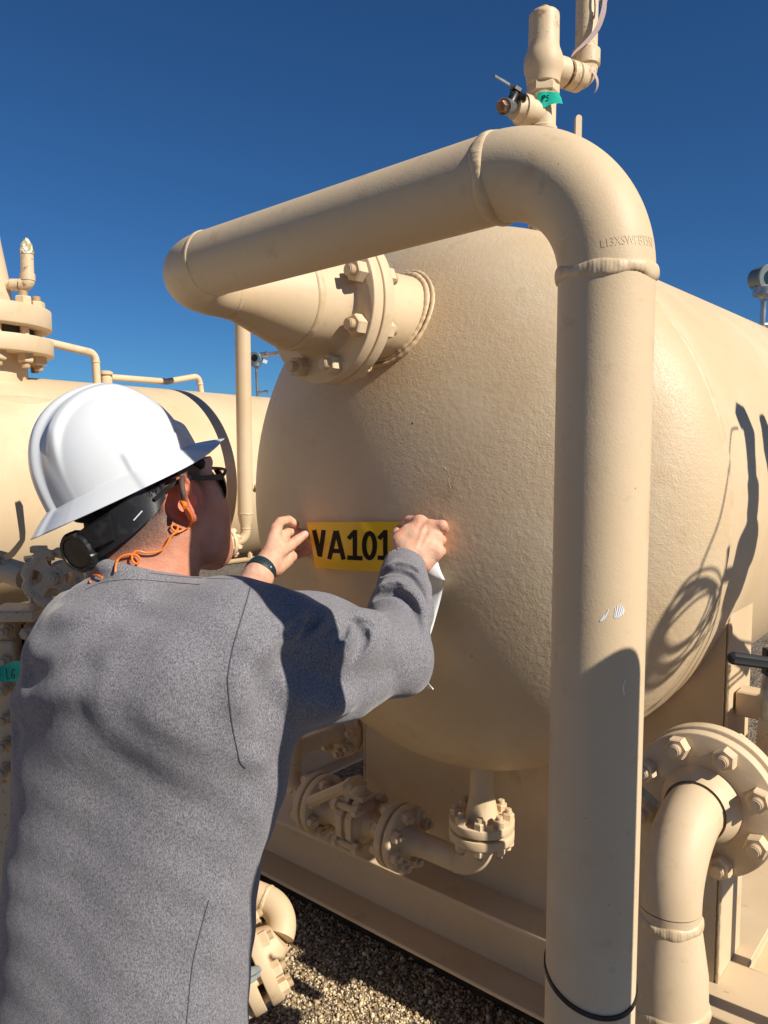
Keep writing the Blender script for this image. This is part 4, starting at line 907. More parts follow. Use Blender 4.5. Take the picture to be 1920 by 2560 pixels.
# ---------------------------------------------------------------- smooth solids: distance functions meshed with surface nets
class Solid:
    """ordered list of soft unions and soft cuts of tapered limbs and ellipsoids"""
    def __init__(s): s.ops = []
    def limb(s, a, b, ra, rb, k=.02, cut=False, sq=None):
        a = np.asarray(a, float); b = np.asarray(b, float); ab = b - a; L2 = ab @ ab + 1e-12
        def f(p):
            q = p - a; t = np.clip(q @ ab / L2, 0, 1); w_ = q - t[..., None] * ab
            if sq is not None:                        # flattened section: sq = (direction, factor)
                c = w_ @ sq[0]; w_ = w_ + (c * (sq[1] - 1))[..., None] * sq[0]
                return (np.sqrt((w_ * w_).sum(-1)) - (ra + (rb - ra) * t)) / max(1, sq[1] ** .5)
            return np.sqrt((w_ * w_).sum(-1)) - (ra + (rb - ra) * t)
        s.ops.append((cut, k, f)); return s
    def ell(s, c, r, ax=None, k=.02, cut=False):
        c = np.asarray(c, float); r = np.asarray(r, float); R_ = np.eye(3) if ax is None else np.array(ax)
        def f(p):
            q = (p - c) @ R_.T; k0 = np.sqrt(((q / r) ** 2).sum(-1)); k1 = np.sqrt(((q / r ** 2) ** 2).sum(-1)) + 1e-9; return k0 * (k0 - 1) / k1
        s.ops.append((cut, k, f)); return s
    def chain(s, pts, rs, k=.01, cut=False):
        pts = np.asarray(pts, float); rs = np.broadcast_to(rs, (len(pts),)); lo, hi = pts.min(0) - .06, pts.max(0) + .06
        def f(p):
            sh = p.shape[:-1]; pf = p.reshape(-1, 3); out = np.full(len(pf), .06)
            c = np.clip(pf, lo, hi); near = np.abs(c - pf).max(1) < 1e-9
            out[~near] = np.linalg.norm(c - pf, axis=1)[~near] + .05
            m = pf[near]
            if len(m):
                best = np.full(len(m), 9.)
                for i in range(len(pts) - 1):
                    ab = pts[i + 1] - pts[i]; q = m - pts[i]; t = np.clip(q @ ab / (ab @ ab + 1e-12), 0, 1); w_ = q - t[:, None] * ab
                    best = np.minimum(best, np.sqrt((w_ * w_).sum(1)) - (rs[i] + (rs[i + 1] - rs[i]) * t))
                out[near] = best
            return out.reshape(sh)
        s.ops.append((cut, k, f)); return s
    def ev(s, p, ops=None):
        d = None
        for cut, k, f in (s.ops if ops is None else ops):
            e = f(p)
            if d is None: d = e; continue
            if cut: e = -e; h = np.maximum(k - np.abs(d - e), 0) / k; d = np.maximum(d, e) + h * h * k / 4
            else: h = np.maximum(k - np.abs(d - e), 0) / k; d = np.minimum(d, e) - h * h * k / 4
        return d
    def hit(s, pxs, lo=.5, hi=2.5, ops=None):
        out = []
        rs_ = np.array([ray(x, y) / ray(x, y)[1] for x, y in pxs]); t = np.full(len(rs_), lo); ok = np.zeros(len(rs_), bool)
        for _ in range(140):
            d = s.ev(rs_ * t[:, None], ops); ok |= d < .0006; t = np.where(ok, t, t + np.maximum(d, .0004) * .75)
            if ok.all() or (t > hi).all(): break
        return rs_ * t[:, None], ok
    def grad(s, p, e=6e-4):
        g = np.stack([s.ev(p + v) - s.ev(p - v) for v in (V(e, 0, 0), V(0, e, 0), V(0, 0, e))], -1); return g / (np.linalg.norm(g, axis=-1, keepdims=True) + 1e-12)
    def mesh(s, lo, hi, res, disp=None, amp=0.0, n=12):
        lo = np.asarray(lo, float); hi = np.asarray(hi, float); nb = np.ceil((hi - lo) / (res * n)).astype(int); S_ = nb * n + 2
        key = lambda i, j, k: (i * S_[1] + j) * S_[2] + k
        gi = np.stack(np.meshgrid(*[np.arange(b) for b in nb], indexing='ij'), -1).reshape(-1, 3); cen = lo + (gi + .5) * n * res; hd = res * n * .87
        vals = [f(cen) for _, _, f in s.ops]; D = s.ev(cen); act = np.where(np.abs(D) < hd * 1.25 + amp + .004)[0]
        l = np.arange(n + 1); off = np.stack(np.meshgrid(l, l, l, indexing='ij'), -1) * res
        VK_, VP2, Q = [], [], []
        c8 = [(a, b, c) for a in (0, 1) for b in (0, 1) for c in (0, 1)]
        for bi in act:
            d0 = D[bi]; ops = []
            for (cut, k, f), v in zip(s.ops, vals):
                e = v[bi]
                if not ops or (cut and e < hd + k + .01) or (not cut and e - hd < abs(d0) + hd + k + .01): ops.append((cut, k, f))
            if ops[0][0]: continue
            p = lo + gi[bi] * n * res + off; d = s.ev(p, ops)
            if disp is not None: d = d + disp(p)
            if d.min() > 0 or d.max() < 0: continue
            neg = d < 0; cs = np.zeros((n, n, n), int)
            for a, b, c in c8: cs += neg[a:n + a, b:n + b, c:n + c]
            cells = np.argwhere((cs > 0) & (cs < 8))
            if not len(cells): continue
            acc = np.zeros((len(cells), 3)); cnt = np.zeros(len(cells))
            for i0 in range(8):
                for ax in range(3):
                    a0 = c8[i0]
                    if a0[ax]: continue
                    a1 = list(a0); a1[ax] = 1
                    x0 = cells + a0; x1 = cells + a1; f0 = d[x0[:, 0], x0[:, 1], x0[:, 2]]; f1 = d[x1[:, 0], x1[:, 1], x1[:, 2]]; m = (f0 < 0) != (f1 < 0)
                    t = np.where(m, f0 / np.where(m, f0 - f1, 1), 0)[:, None]; acc += np.where(m[:, None], np.array(a0) + t * (np.array(a1) - a0), 0); cnt += m
            base = gi[bi] * n; g_ = cells + base
            VK_.append(key(g_[:, 0], g_[:, 1], g_[:, 2])); VP2.append(lo + (base + cells + acc / cnt[:, None]) * res)
            for ax in range(3):
                sl0 = [slice(0, n)] * 3; sl1 = [slice(0, n)] * 3; sl1[ax] = slice(1, n + 1)
                m = neg[tuple(sl0)] != neg[tuple(sl1)]; e = np.argwhere(m)
                if not len(e): continue
                fl = neg[tuple(sl0)][m]; g2 = e + base; u_, v_ = (ax + 1) % 3, (ax + 2) % 3; du = np.zeros(3, int); du[u_] = 1; dv = np.zeros(3, int); dv[v_] = 1
                kk_ = lambda x: key(x[:, 0], x[:, 1], x[:, 2]); q = np.stack([kk_(g2 - du - dv), kk_(g2 - dv), kk_(g2), kk_(g2 - du)], 1); q[~fl] = q[~fl][:, ::-1]; Q.append(q)
        K = np.concatenate(VK_); Pp = np.concatenate(VP2); Q = np.concatenate(Q); o_ = np.argsort(K); Ks = K[o_]
        ix = np.clip(np.searchsorted(Ks, Q), 0, len(Ks) - 1); good = (Ks[ix] == Q).all(1)
        return Pp[o_], ix[good]
def fast_obj(name, v, q, m, parent=None, label=None):
    off = wloc(parent); me = bpy.data.meshes.new(name); nv, nf, w_ = len(v), len(q), q.shape[1]
    me.vertices.add(nv); me.vertices.foreach_set('co', (v - off).astype(np.float32).reshape(-1)); me.loops.add(nf * w_); me.loops.foreach_set('vertex_index', q.reshape(-1).astype(np.int32))
    me.polygons.add(nf); me.polygons.foreach_set('loop_start', (np.arange(nf) * w_).astype(np.int32)); me.polygons.foreach_set('use_smooth', np.ones(nf, bool)); me.update(calc_edges=True); me.validate()
    me.materials.append(M[m] if isinstance(m, str) else m); o = bpy.data.objects.new(name, me); C.objects.link(o)
    if parent is not None: o.parent = parent
    if label: o['label'] = label
    return o
def relax(v, q, it=1, lam=.5):
    n_ = len(v)
    for _ in range(it):
        acc = np.zeros_like(v); c = np.zeros(n_)
        for a in range(4):
            i, j = q[:, a], q[:, (a + 1) % 4]; 
            for d in range(3): acc[:, d] += np.bincount(i, v[j, d], n_) + np.bincount(j, v[i, d], n_)
            c += np.bincount(i, minlength=n_) + np.bincount(j, minlength=n_)
        v = v + lam * (acc / np.maximum(c, 1)[:, None] - v)
    return v

# hard hat frame (used to keep the skull inside the shell)
fm = math.radians(43); pm = math.radians(22.5); rl_ = math.radians(13.0)
Fm = V(math.cos(fm) * math.cos(pm), math.sin(fm) * math.cos(pm), math.sin(pm)); Rm0 = nrm(np.cross(Fm, Z)); Um0 = np.cross(Rm0, Fm)
Rm = Rm0 * math.cos(rl_) + Um0 * math.sin(rl_); Um = np.cross(Rm, Fm)
HO = P(311, 1199, 1.095); AL, AW, HT = .106, .090, .131
def under_hat(v):
    q = v - HO; f, r_, u_ = q @ Fm, q @ Rm, q @ Um; m = np.sqrt((f / AL) ** 2 + (r_ / AW) ** 2 + (np.maximum(u_, 0) / HT) ** 2) / .80
    near = (u_ > -.022) & (u_ < .3) & (np.abs(f) < .25) & (np.abs(r_) < .2); k = np.where(near & (m > 1), 1 / np.maximum(m, 1e-6), 1.0); w_ = np.clip((u_ + .022) / .014, 0, 1); k = 1 + (k - 1) * w_
    return v + np.where(near, k - 1, 0)[:, None] * (f[:, None] * Fm + r_[:, None] * Rm + (np.maximum(u_, 0) * 1.0)[:, None] * Um)
# ---------------------------------------------------------------- the man: joints
NB = V(-.335, 1.085, -.20)                         # base of the neck
RS = V(-.185, 1.00, -.262); LS = P(236, 1634, 1.06)
E_ = nrm([RS[0] - LS[0], RS[1] - LS[1], 0]); Nf = V(-E_[1], E_[0], 0)      # shoulder axis to the right; the way the chest faces
REL = V(.018, 1.165, -.322); RW = P(1012, 1412, 1.375); LEL = V(-.395, 1.36, -.45); LW = P(646, 1440, 1.50)
fh = math.radians(48); HP = math.radians(11)
Fh = V(math.cos(fh) * math.cos(HP), math.sin(fh) * math.cos(HP), math.sin(HP)); Rh = nrm(np.cross(Fh, Z)); Uh = np.cross(Rh, Fh)
HC = P(380, 1238, 1.10)                            # centre of the head at ear height
def H(f, r, u): return HC + Fh * f + Rh * r + Uh * u
HAX = [Fh, Rh, Uh]

# skin
sk_ = Solid()
sk_.ell(H(-.012, 0, .040), (.097, .075, .085), HAX)
sk_.ell(H(.030, 0, -.018), (.062, .060, .088), HAX, k=.02)
sk_.ell(H(.054, .038, -.034), (.036, .030, .044), HAX, k=.03).ell(H(.054, -.038, -.034), (.036, .030, .044), HAX, k=.03)
sk_.ell(H(.064, .024, -.074), (.028, .028, .032), HAX, k=.03).ell(H(.064, -.024, -.074), (.028, .028, .032), HAX, k=.03)
for s_ in (1, -1):
    sk_.limb(H(.004, .060 * s_, -.048), H(.040, .046 * s_, -.084), .013, .016, k=.03).limb(H(.040, .046 * s_, -.084), H(.076, .016 * s_, -.106), .016, .015, k=.03)
sk_.limb(H(.074, -.014, -.104), H(.074, .014, -.104), .020, .020, k=.03)
sk_.limb(H(.085, 0, .030), H(.112, 0, -.022), .009, .0115, k=.014).limb(H(.102, -.009, -.024), H(.102, .009, -.024), .0095, .0095, k=.012)
sk_.limb(H(.070, -.036, .030), H(.070, .036, .030), .012, .012, k=.02)
sk_.limb(H(.094, -.018, -.060), H(.094, .018, -.060), .0075, .0075, k=.012).limb(H(.092, -.015, -.071), H(.092, .015, -.071), .008, .008, k=.012)
sk_.chain([H(.099, -.022, -.0655), H(.103, 0, -.0655), H(.099, .022, -.0655)], .0022, k=.004, cut=True)
for s_ in (1, -1): sk_.ell(H(.085, .031 * s_, .016), (.020, .019, .014), HAX, k=.012, cut=True).ell(H(.066, .031 * s_, .014), (.013, .013, .013), HAX, k=.004)
nc0 = NB + Z * .015 - V(Fh[0], Fh[1], 0) * .010
# neck and the start of the shoulders
sk_.limb(H(-.030, 0, -.035), nc0, .060, .0665, k=.035)
sk_.limb(H(-.050, 0, -.050), NB + V(-.003, -.006, -.01), .048, .054, k=.03)
sk_.limb(H(-.02, .052, -.05), NB + E_ * .05 + V(0, 0, -.02), .022, .026, k=.03)
sk_.limb(NB, NB - Z * .06, .052, .055, k=.04)
sk_.chain([H(-.085, -.03, -.062), H(-.086, 0, -.066), H(-.082, .035, -.060)], .0025, k=.008, cut=True)
# ears
for s_ in (1, -1):
    c = H(.006, .078 * s_, -.004); rr = Rh * s_
    tl_ = nrm(Uh * 1.0 - Fh * .18); bk = nrm(np.cross(tl_, rr)) * -1.0; bk = bk if bk @ Fh < 0 else -bk
    op = nrm(rr * .80 + Fh * .18 - bk * -.0); plane_b = nrm(bk * .80 + rr * .60)
    def e_(b, t, o): return c + plane_b * b + tl_ * t + op * o
    sk_.ell(e_(.008, .0, .001), (.0175, .030, .0045), [plane_b, tl_, np.cross(plane_b, tl_)], k=.008)
    hx = [e_(-.010, .008, .004), e_(-.009, .020, .006), e_(.000, .031, .007), e_(.012, .032, .008), e_(.022, .024, .009), e_(.0255, .010, .009), e_(.022, -.006, .008), e_(.014, -.020, .005), e_(.003, -.030, .001), e_(-.008, -.030, -.002)]
    sk_.chain(spline(hx, 3), np.interp(np.linspace(0, 1, 28), [0, .3, .6, .85, 1], [.0032, .0042, .0042, .005, .0055]), k=.005)
    ah = [e_(.013, .020, .004), e_(.0155, .008, .005), e_(.012, -.006, .005), e_(.004, -.014, .004)]
    sk_.chain(spline(ah, 3), .0030, k=.005)
    sk_.chain([e_(-.012, -.002, .004), e_(-.010, -.009, .005)], .0045, k=.005)
    sk_.ell(e_(.001, -.001, .004), (.0085, .0125, .006), [plane_b, tl_, np.cross(plane_b, tl_)], k=.004, cut=True)
    sk_.chain(spline([e_(-.004, .020, .0075), e_(.006, .025, .0085), e_(.017, .017, .010), e_(.0200, .004, .010)], 3), .0013, k=.003, cut=True)
EARR = H(.006, .078, -.004)
# arms inside the sleeves and the hands
def X(px, py, d): return P(px, py, d)
sk_.limb(NB - Z * .08, RS, .045, .04).limb(NB - Z * .08, LS, .045, .04).limb(NB - Z * .06, NB - Z * .3, .05, .06)
sk_.limb(RS, REL, .042, .034).limb(REL, RW + (REL - RW) * .25, .036, .029).limb(RW + (REL - RW) * .25, RW, .029, .027)
sk_.limb(LS, LEL, .042, .034).limb(LEL, LW, .036, .027, k=.01, sq=None)
# left hand: palm towards us, thumb on the sign
lk = [X(690, 1322, 1.585), X(708, 1340, 1.605), X(722, 1362, 1.615), X(728, 1392, 1.615)]
LP0 = X(664, 1418, 1.535)
sk_.limb(LW, LP0, .0265, .0245, k=.015)
for i, kn in enumerate(lk): sk_.limb(LP0 + (kn - LP0) * .15, kn, .016, .0115, k=.014)
sk_.limb(X(672, 1398, 1.54), X(700, 1368, 1.565), .0165, .0145, k=.014)                    # pad of the thumb
sk_.limb(X(690, 1420, 1.56), X(716, 1400, 1.59), .0165, .0135, k=.014)                     # heel of the palm
sk_.chain([X(698, 1380, 1.556), X(720, 1368, 1.575), X(743, 1350, 1.592), X(762, 1336, 1.600)], [.0125, .0112, .0105, .0082], k=.006)
sk_.chain([lk[0], X(700, 1304, 1.61), X(722, 1299, 1.635), X(740, 1311, 1.645)], [.0118, .0098, .0090, .0078], k=.004)
sk_.chain([lk[1], X(722, 1330, 1.645), X(748, 1330, 1.655), X(770, 1343, 1.648)], [.0115, .0100, .0092, .0080], k=.004)
sk_.chain([lk[2], X(740, 1366, 1.655), X(762, 1362, 1.66), X(782, 1364, 1.65)], [.0112, .0098, .0090, .0078], k=.004)
sk_.chain([lk[3], X(742, 1388, 1.65), X(760, 1382, 1.655), X(774, 1380, 1.65)], [.0102, .0088, .0080, .0070], k=.004)
# right hand: back towards us, fingers pressing on the vessel
rk = [X(1050, 1306, 1.405), X(1078, 1318, 1.395), X(1088, 1345, 1.385), X(1090, 1376, 1.375)]
RP0 = X(1022, 1388, 1.375)
sk_.limb(RW, RP0, .0265, .026, k=.015)
for i, kn in enumerate(rk): sk_.limb(RP0 + (kn - RP0) * .12, kn, .018, .0122, k=.013)
sk_.limb(X(1060, 1405, 1.375), X(1082, 1392, 1.378), .0185, .0125, k=.014)
sk_.limb(X(1000, 1352, 1.39), X(1018, 1330, 1.40), .0165, .014, k=.016)
sk_.limb(X(1040, 1345, 1.385), X(1066, 1350, 1.382), .0125, .010, k=.014)
for i, kn in enumerate(rk): sk_.ell(kn + V(0, -.0012, 0), (.0115, .0115, .0115), k=.010)
sk_.chain([rk[0], X(1022, 1302, 1.425), X(1008, 1318, 1.44)], [.0118, .0100, .0085], k=.004)           # index runs in behind the sign's edge
sk_.chain([rk[1], X(1105, 1314, 1.385), X(1108, 1322, 1.41), X(1098, 1332, 1.432)], [.0118, .0108, .0098, .0085], k=.004)
sk_.chain([rk[2], X(1103, 1350, 1.392), X(1102, 1354, 1.418)], [.0108, .0095, .0085], k=.004)
sk_.chain([rk[3], X(1102, 1378, 1.385), X(1101, 1380, 1.41)], [.0108, .0098, .0085], k=.004)
sk_.chain([X(1004, 1352, 1.40), X(994, 1336, 1.425), X(1000, 1322, 1.445)], [.0140, .0115, .0095], k=.006)
# tendons and veins over the back of the right hand
for a_, b_ in (((1040, 1372), (1060, 1318)), ((1050, 1378), (1078, 1330)), ((1058, 1386), (1084, 1352))):
    hp, ok = sk_.hit([a_, ((a_[0] + b_[0]) / 2, (a_[1] + b_[1]) / 2), b_], 1.2, 1.6)
    if ok.all(): sk_.chain(hp + V(0, .0012, 0), [.0015, .0022, .0028], k=.005)
# cut creases of the left palm and thumb
for cr in (((676, 1362), (690, 1372), (700, 1388)), ((700, 1356), (712, 1372)), ((735, 1352), (740, 1362)), ((655, 1418), (668, 1440))):
    hp, ok = sk_.hit(list(cr), 1.3, 1.8)
    if ok.all(): sk_.chain(hp, .0008, k=.003, cut=True)

for c_ in ((1057, 1308), (1080, 1322), (1088, 1347), (1089, 1377)):
    for o_ in (-4, 0, 4):
        hp, ok = sk_.hit([(c_[0] - 7 + o_, c_[1] + 6 + o_ * .6), (c_[0] + o_, c_[1] + o_ * .2), (c_[0] + 6 + o_, c_[1] - 7 + o_ * .2)], 1.2, 1.6)
        if ok.all(): sk_.chain(hp, .0007, k=.0025, cut=True)
def skin_mat():
    m = bpy.data.materials.new('skin'); m.use_nodes = True; n = m.node_tree; b = n.nodes['Principled BSDF']; b.inputs['Roughness'].default_value = .58; b.inputs['Specular IOR Level'].default_value = .35
    b.inputs['Subsurface Weight'].default_value = .10; b.inputs['Subsurface Radius'].default_value = (1, .35, .2); b.inputs['Subsurface Scale'].default_value = .006
    geo = n.nodes.new('ShaderNodeNewGeometry')
    def dist(c): 
        v = n.nodes.new('ShaderNodeVectorMath'); v.operation = 'DISTANCE'; v.inputs[1].default_value = tuple(c); n.links.new(geo.outputs['Position'], v.inputs[0]); return v.outputs['Value']
    def mr(src, a, b_, c=0., d=1.): r = n.nodes.new('ShaderNodeMapRange'); r.inputs[1].default_value = a; r.inputs[2].default_value = b_; r.inputs[3].default_value = c; r.inputs[4].default_value = d; n.links.new(src, r.inputs[0]); return r.outputs[0]
    def mul(a, b_): q = n.nodes.new('ShaderNodeMath'); q.operation = 'MULTIPLY'; n.links.new(a, q.inputs[0]); n.links.new(b_, q.inputs[1]); return q.outputs[0]
    def noise(s, d): t = n.nodes.new('ShaderNodeTexNoise'); t.inputs['Scale'].default_value = s; t.inputs['Detail'].default_value = d; n.links.new(geo.outputs['Position'], t.inputs['Vector']); return t.outputs['Fac']
    def mix(f, a, b_):
        x = n.nodes.new('ShaderNodeMixRGB')
        if isinstance(f, float): x.inputs[0].default_value = f
        else: n.links.new(f, x.inputs[0])
        for i, q in ((1, a), (2, b_)):
            if isinstance(q, tuple): x.inputs[i].default_value = (*q, 1)
            else: n.links.new(q, x.inputs[i])
        return x.outputs[0]
    t = mr(noise(38, 4), .35, .7); base = mix(t, (.64, .40, .28), (.62, .29, .19))
    for c_ in list(rk) + [X(1105, 1316, 1.385), X(1103, 1350, 1.392), X(1102, 1378, 1.385)] + lk + [X(762, 1336, 1.6), X(740, 1311, 1.645)]: base = mix(mr(dist(c_), .004, .013, .65, 0.), base, (.66, .24, .16))
    neck = mr(dist(H(-.03, .02, -.09)), .12, .16, 1., 0.); base = mix(neck, base, mix(t, (.60, .27, .17), (.52, .20, .12)))
    ear = mr(dist(EARR), .030, .045, 1., 0.); base = mix(ear, base, (.62, .20, .12))
    # close-cropped hair: dark grey flecks over the back and side of the head, thinning down the neck
    v = n.nodes.new('ShaderNodeVectorMath'); v.operation = 'SUBTRACT'; v.inputs[1].default_value = tuple(H(0, 0, 0)); n.links.new(geo.outputs['Position'], v.inputs[0])
    def dot(ax): q = n.nodes.new('ShaderNodeVectorMath'); q.operation = 'DOT_PRODUCT'; q.inputs[1].default_value = tuple(ax); n.links.new(v.outputs[0], q.inputs[0]); return q.outputs['Value']
    up = mr(dot(nrm(Uh * .85 - Fh * .52)), -.055, .035); front = mr(dot(Fh), .040, .058, 1., 0.); lower = mr(dot(Uh), -.085, -.05)
    headm = mr(dist(H(-.01, 0, .03)), .145, .155, 1., 0.); notear = mr(dist(EARR), .030, .036, 0., 1.)
    fl = n.nodes.new('ShaderNodeMath'); fl.operation = 'SUBTRACT'; n.links.new(up, fl.inputs[0]); n.links.new(mr(noise(1500, 2), .3, .7, 0., .5), fl.inputs[1])
    hm = mul(mul(mul(mr(fl.outputs[0], -.12, .35, 0., .92), front), mul(headm, lower)), notear); base = mix(hm, base, (.045, .035, .03))
    n.links.new(base, b.inputs['Base Color'])
    b1 = n.nodes.new('ShaderNodeBump'); b1.inputs['Strength'].default_value = .5; b1.inputs['Distance'].default_value = .001; n.links.new(noise(420, 3), b1.inputs['Height'])
    b0_ = n.nodes.new('ShaderNodeBump'); b0_.inputs['Strength'].default_value = .4; b0_.inputs['Distance'].default_value = .003; n.links.new(noise(110, 3), b0_.inputs['Height']); n.links.new(b0_.outputs[0], b1.inputs['Normal']); n.links.new(b1.outputs[0], b.inputs['Normal'])
    return m
M['skin'] = skin_mat()
man = thing('person', 'man seen from behind in a grey sweatshirt, pressing a yellow sign to the vessel', 'person', (-.4, 1.05, GZ))
# legs inside the trousers, one continuous body
HIP = V(-.40, 1.03, -.72); body = Solid(); body.ops = list(sk_.ops)
v_, q_ = sk_.mesh((-.62, .86, -.56), (.16, 1.72, .17), .0024)
v_ = relax(v_, q_, 1, .4)
v_ = under_hat(v_)
skin = fast_obj('body', v_, q_, 'skin', man)
print('body verts', len(v_))
# nails
def nail(pa, pb, rad, face, wd, ln):
    d = nrm(pb - pa); n_ = nrm(face - d * (face @ d)); s_ = np.cross(d, n_); g = []
    for i in np.linspace(-1, 1, 7): g.append([pb + d * (j * ln / 2 + .001) + n_ * (rad * math.cos(i * .85) * (1 - .02 * j) + .0003) + s_ * rad * math.sin(i * .85) * (wd / rad) * (1 - .12 * max(0, j)) for j in np.linspace(-1, 1, 5)])
    return MB().grid(np.array(g))
M['nail'] = mat('fingernail', (.72, .45, .38), .25)
obj('fingernail', nail(X(743, 1350, 1.592), X(759, 1338, 1.599), .0087, V(.15, -1, .25), .0075, .012), 'nail', skin)

# ---------------------------------------------------------------- sweatshirt
sw = Solid()
sqn = (Nf, 1.45)
mid = (RS + LS) / 2
ch = V(mid[0], mid[1], 0) - Nf * .005
def T(e, n_, z): return ch + E_ * e + Nf * n_ + Z * z
sw.limb(T(-.062, 0, -.36), T(.034, 0, -.36), .145, .145, k=.06, sq=sqn)
sw.limb(T(-.064, -.02, -.50), T(-.004, -.02, -.50), .150, .150, k=.08, sq=sqn)
sw.limb(T(-.072, -.045, -.68), T(-.022, -.045, -.68), .155, .155, k=.08, sq=sqn)
sw.limb(T(-.072, -.06, -.82), T(-.026, -.06, -.82), .150, .150, k=.06, sq=sqn)
sw.limb(NB - Z * .045 - Nf * .01, RS + V(0, 0, .012) - E_ * .02, .068, .068, k=.05); sw.limb(NB - Z * .045 - Nf * .01, LS + V(0, 0, .012) + E_ * .02, .070, .066, k=.05)
sw.limb(NB - Z * .068 - Nf * .035 - E_ * .012, NB - Z * .2 - Nf * .05, .078, .09, k=.05)
sw.limb(T(-.04, -.035, -.30), T(.06, -.035, -.30), .095, .10, k=.06)
sw.limb(RS - E_ * .01, RS + (REL - RS) * .45, .083, .083, k=.04).limb(RS + (REL - RS) * .45, REL, .076, .054, k=.03)
sw.limb(RS + V(0, .02, -.05), RS + (REL - RS) * .6 + V(0, 0, -.03), .075, .062, k=.04)
sw.limb(REL, REL + (RW - REL) * .45, .052, .050, k=.03).limb(REL + (RW - REL) * .45, RW, .050, .038, k=.02)
sw.limb(LS, LEL, .074, .060, k=.05).limb(LEL, LW - (LW - LEL) * .15, .060, .039, k=.03)
base_ops = list(sw.ops)
def fold(pxs, r, k=.022, cut=False, sink=0.0, lo=.5, hi=2.0): NEW.append((pxs, r, k, cut, sink))
def lay(todo):
    ref = list(sw.ops); add = []
    for pxs, r, k, cut, sink in todo:
        pp = spline([(x, y, 0) for x, y in pxs], 4)[:, :2]; h, ok = sw.hit([tuple(q) for q in pp], .5, 2.0, ref); h = h[ok]
        if len(h) < 3: print('fold missed', pxs[0]); continue
        e = 6e-4; g = np.stack([sw.ev(h + v, ref) - sw.ev(h - v, ref) for v in (V(e, 0, 0), V(0, e, 0), V(0, 0, e))], -1); g /= np.linalg.norm(g, axis=1)[:, None]
        h = h - g * sink; t = np.linspace(0, np.pi, len(h)); add.append((h, r * (.35 + .65 * np.sin(t)), k, cut))
    for h, rr, k, cut in add: sw.chain(h, rr, k=k, cut=cut)
NEW = []
# sleeve of the raised arm: the cloth stacks up in deep creases below the cuff and in the crook of the elbow
def crease(pts, r, side=(0, 0), rr=.011):
    fold(pts, r * 1.15, .004, cut=True, sink=.002)
    if side != (0, 0): fold([(x + side[0], y + side[1]) for x, y in pts], rr, .006, sink=rr * .25)
crease([(985, 1412), (1016, 1416), (1034, 1424), (1054, 1440)], .0050, (3, -11), .008)
crease([(947, 1440), (967, 1428), (997, 1426), (1031, 1443), (1051, 1468), (1062, 1494), (1072, 1530)], .0070, (7, -13), .012)
crease([(955, 1470), (982, 1460), (1010, 1466)], .0040, (2, -9), .007)
crease([(938, 1498), (948, 1486), (982, 1481), (1014, 1495), (1034, 1520), (1049, 1550), (1060, 1590)], .0085, (10, -14), .015)
crease([(878, 1550), (892, 1558), (903, 1575), (908, 1595), (900, 1621), (887, 1644)], .0095, (16, -4), .016)
fold([(892, 1536), (925, 1540), (955, 1560), (962, 1590)], .012, .02, sink=.003)
crease([(902, 1556), (925, 1560), (945, 1572)], .0050, (4, -12), .010)
crease([(868, 1560), (856, 1586), (838, 1606)], .0055, (13, 3), .011)
crease([(800, 1540), (780, 1560), (762, 1590)], .0055, (12, 3), .012)
crease([(760, 1548), (735, 1575), (705, 1595)], .0055, (8, -14), .013)
fold([(640, 1620), (690, 1590), (740, 1540)], .012, .03, sink=.004)
fold([(700, 1480), (740, 1500), (790, 1528), (830, 1535)], .012, .03, sink=.003)
fold([(860, 1680), (930, 1700), (990, 1680)], .012, .04, cut=True, sink=-.007)
fold([(720, 1640), (780, 1665), (830, 1700)], .012, .04, cut=True, sink=-.007)
fold([(740, 1750), (800, 1770), (860, 1765)], .014, .04, sink=.008)
# armpit drape
fold([(600, 1700), (620, 1760), (650, 1830), (640, 1880)], .012, .04, sink=.005)
fold([(660, 1720), (672, 1780), (668, 1850)], .012, .04, cut=True, sink=-.005)
# big soft folds over the left shoulder blade
fold([(130, 1560), (180, 1540), (260, 1510), (330, 1490)], 0.0100, .04, sink=0.0055)
fold([(100, 1604), (160, 1598), (240, 1566), (310, 1536)], 0.0055, .04, cut=True, sink=-0.0075)
fold([(70, 1640), (140, 1642), (220, 1600), (300, 1575)], 0.0125, .045, sink=0.0075)
fold([(60, 1690), (120, 1700), (190, 1668)], 0.0059, .05, cut=True, sink=-0.0095)
fold([(30, 1775), (90, 1760), (170, 1735), (240, 1725)], 0.0112, .05, sink=0.0095)
fold([(30, 1820), (100, 1800), (180, 1780)], 0.0051, .05, cut=True, sink=-0.0105)
fold([(200, 1480), (260, 1462), (330, 1455)], 0.0062, .03, sink=0.0055)
fold([(180, 1510), (240, 1495), (300, 1480)], 0.0034, .025, cut=True, sink=-0.0055)
lay([n_ for n_ in NEW if not n_[3]]); lay([n_ for n_ in NEW if n_[3]])
# neck opening, cuffs
na = nrm(Z * .95 + V(Fh[0], Fh[1], 0) * .42); nc = NB + Z * .018 - V(Fh[0], Fh[1], 0) * .012 - Rh * .004
ra_, rb2 = basis(na); tt_ = np.linspace(0, 2 * np.pi, 33); sw.chain([nc + (ra_ * math.cos(t) + rb2 * math.sin(t)) * .0745 for t in tt_], .0085, k=.02)
sw.limb(nc - na * .03, nc + na * .12, .0685, .0685, k=.005, cut=True)
wd_ = nrm(RW - REL); sw.limb(RW - wd_ * .004, RW + wd_ * .08, .0335, .04, k=.004, cut=True).ell(RW + wd_ * .052, (.05, .05, .05), k=.003, cut=True)
wl_ = nrm(LW - LEL); lcuff = LW - (LW - LEL) * .15; sw.limb(lcuff - wl_ * .004, lcuff + wl_ * .08, .0325, .04, k=.004, cut=True).ell(lcuff + wl_ * .062, (.05, .05, .05), k=.003, cut=True)
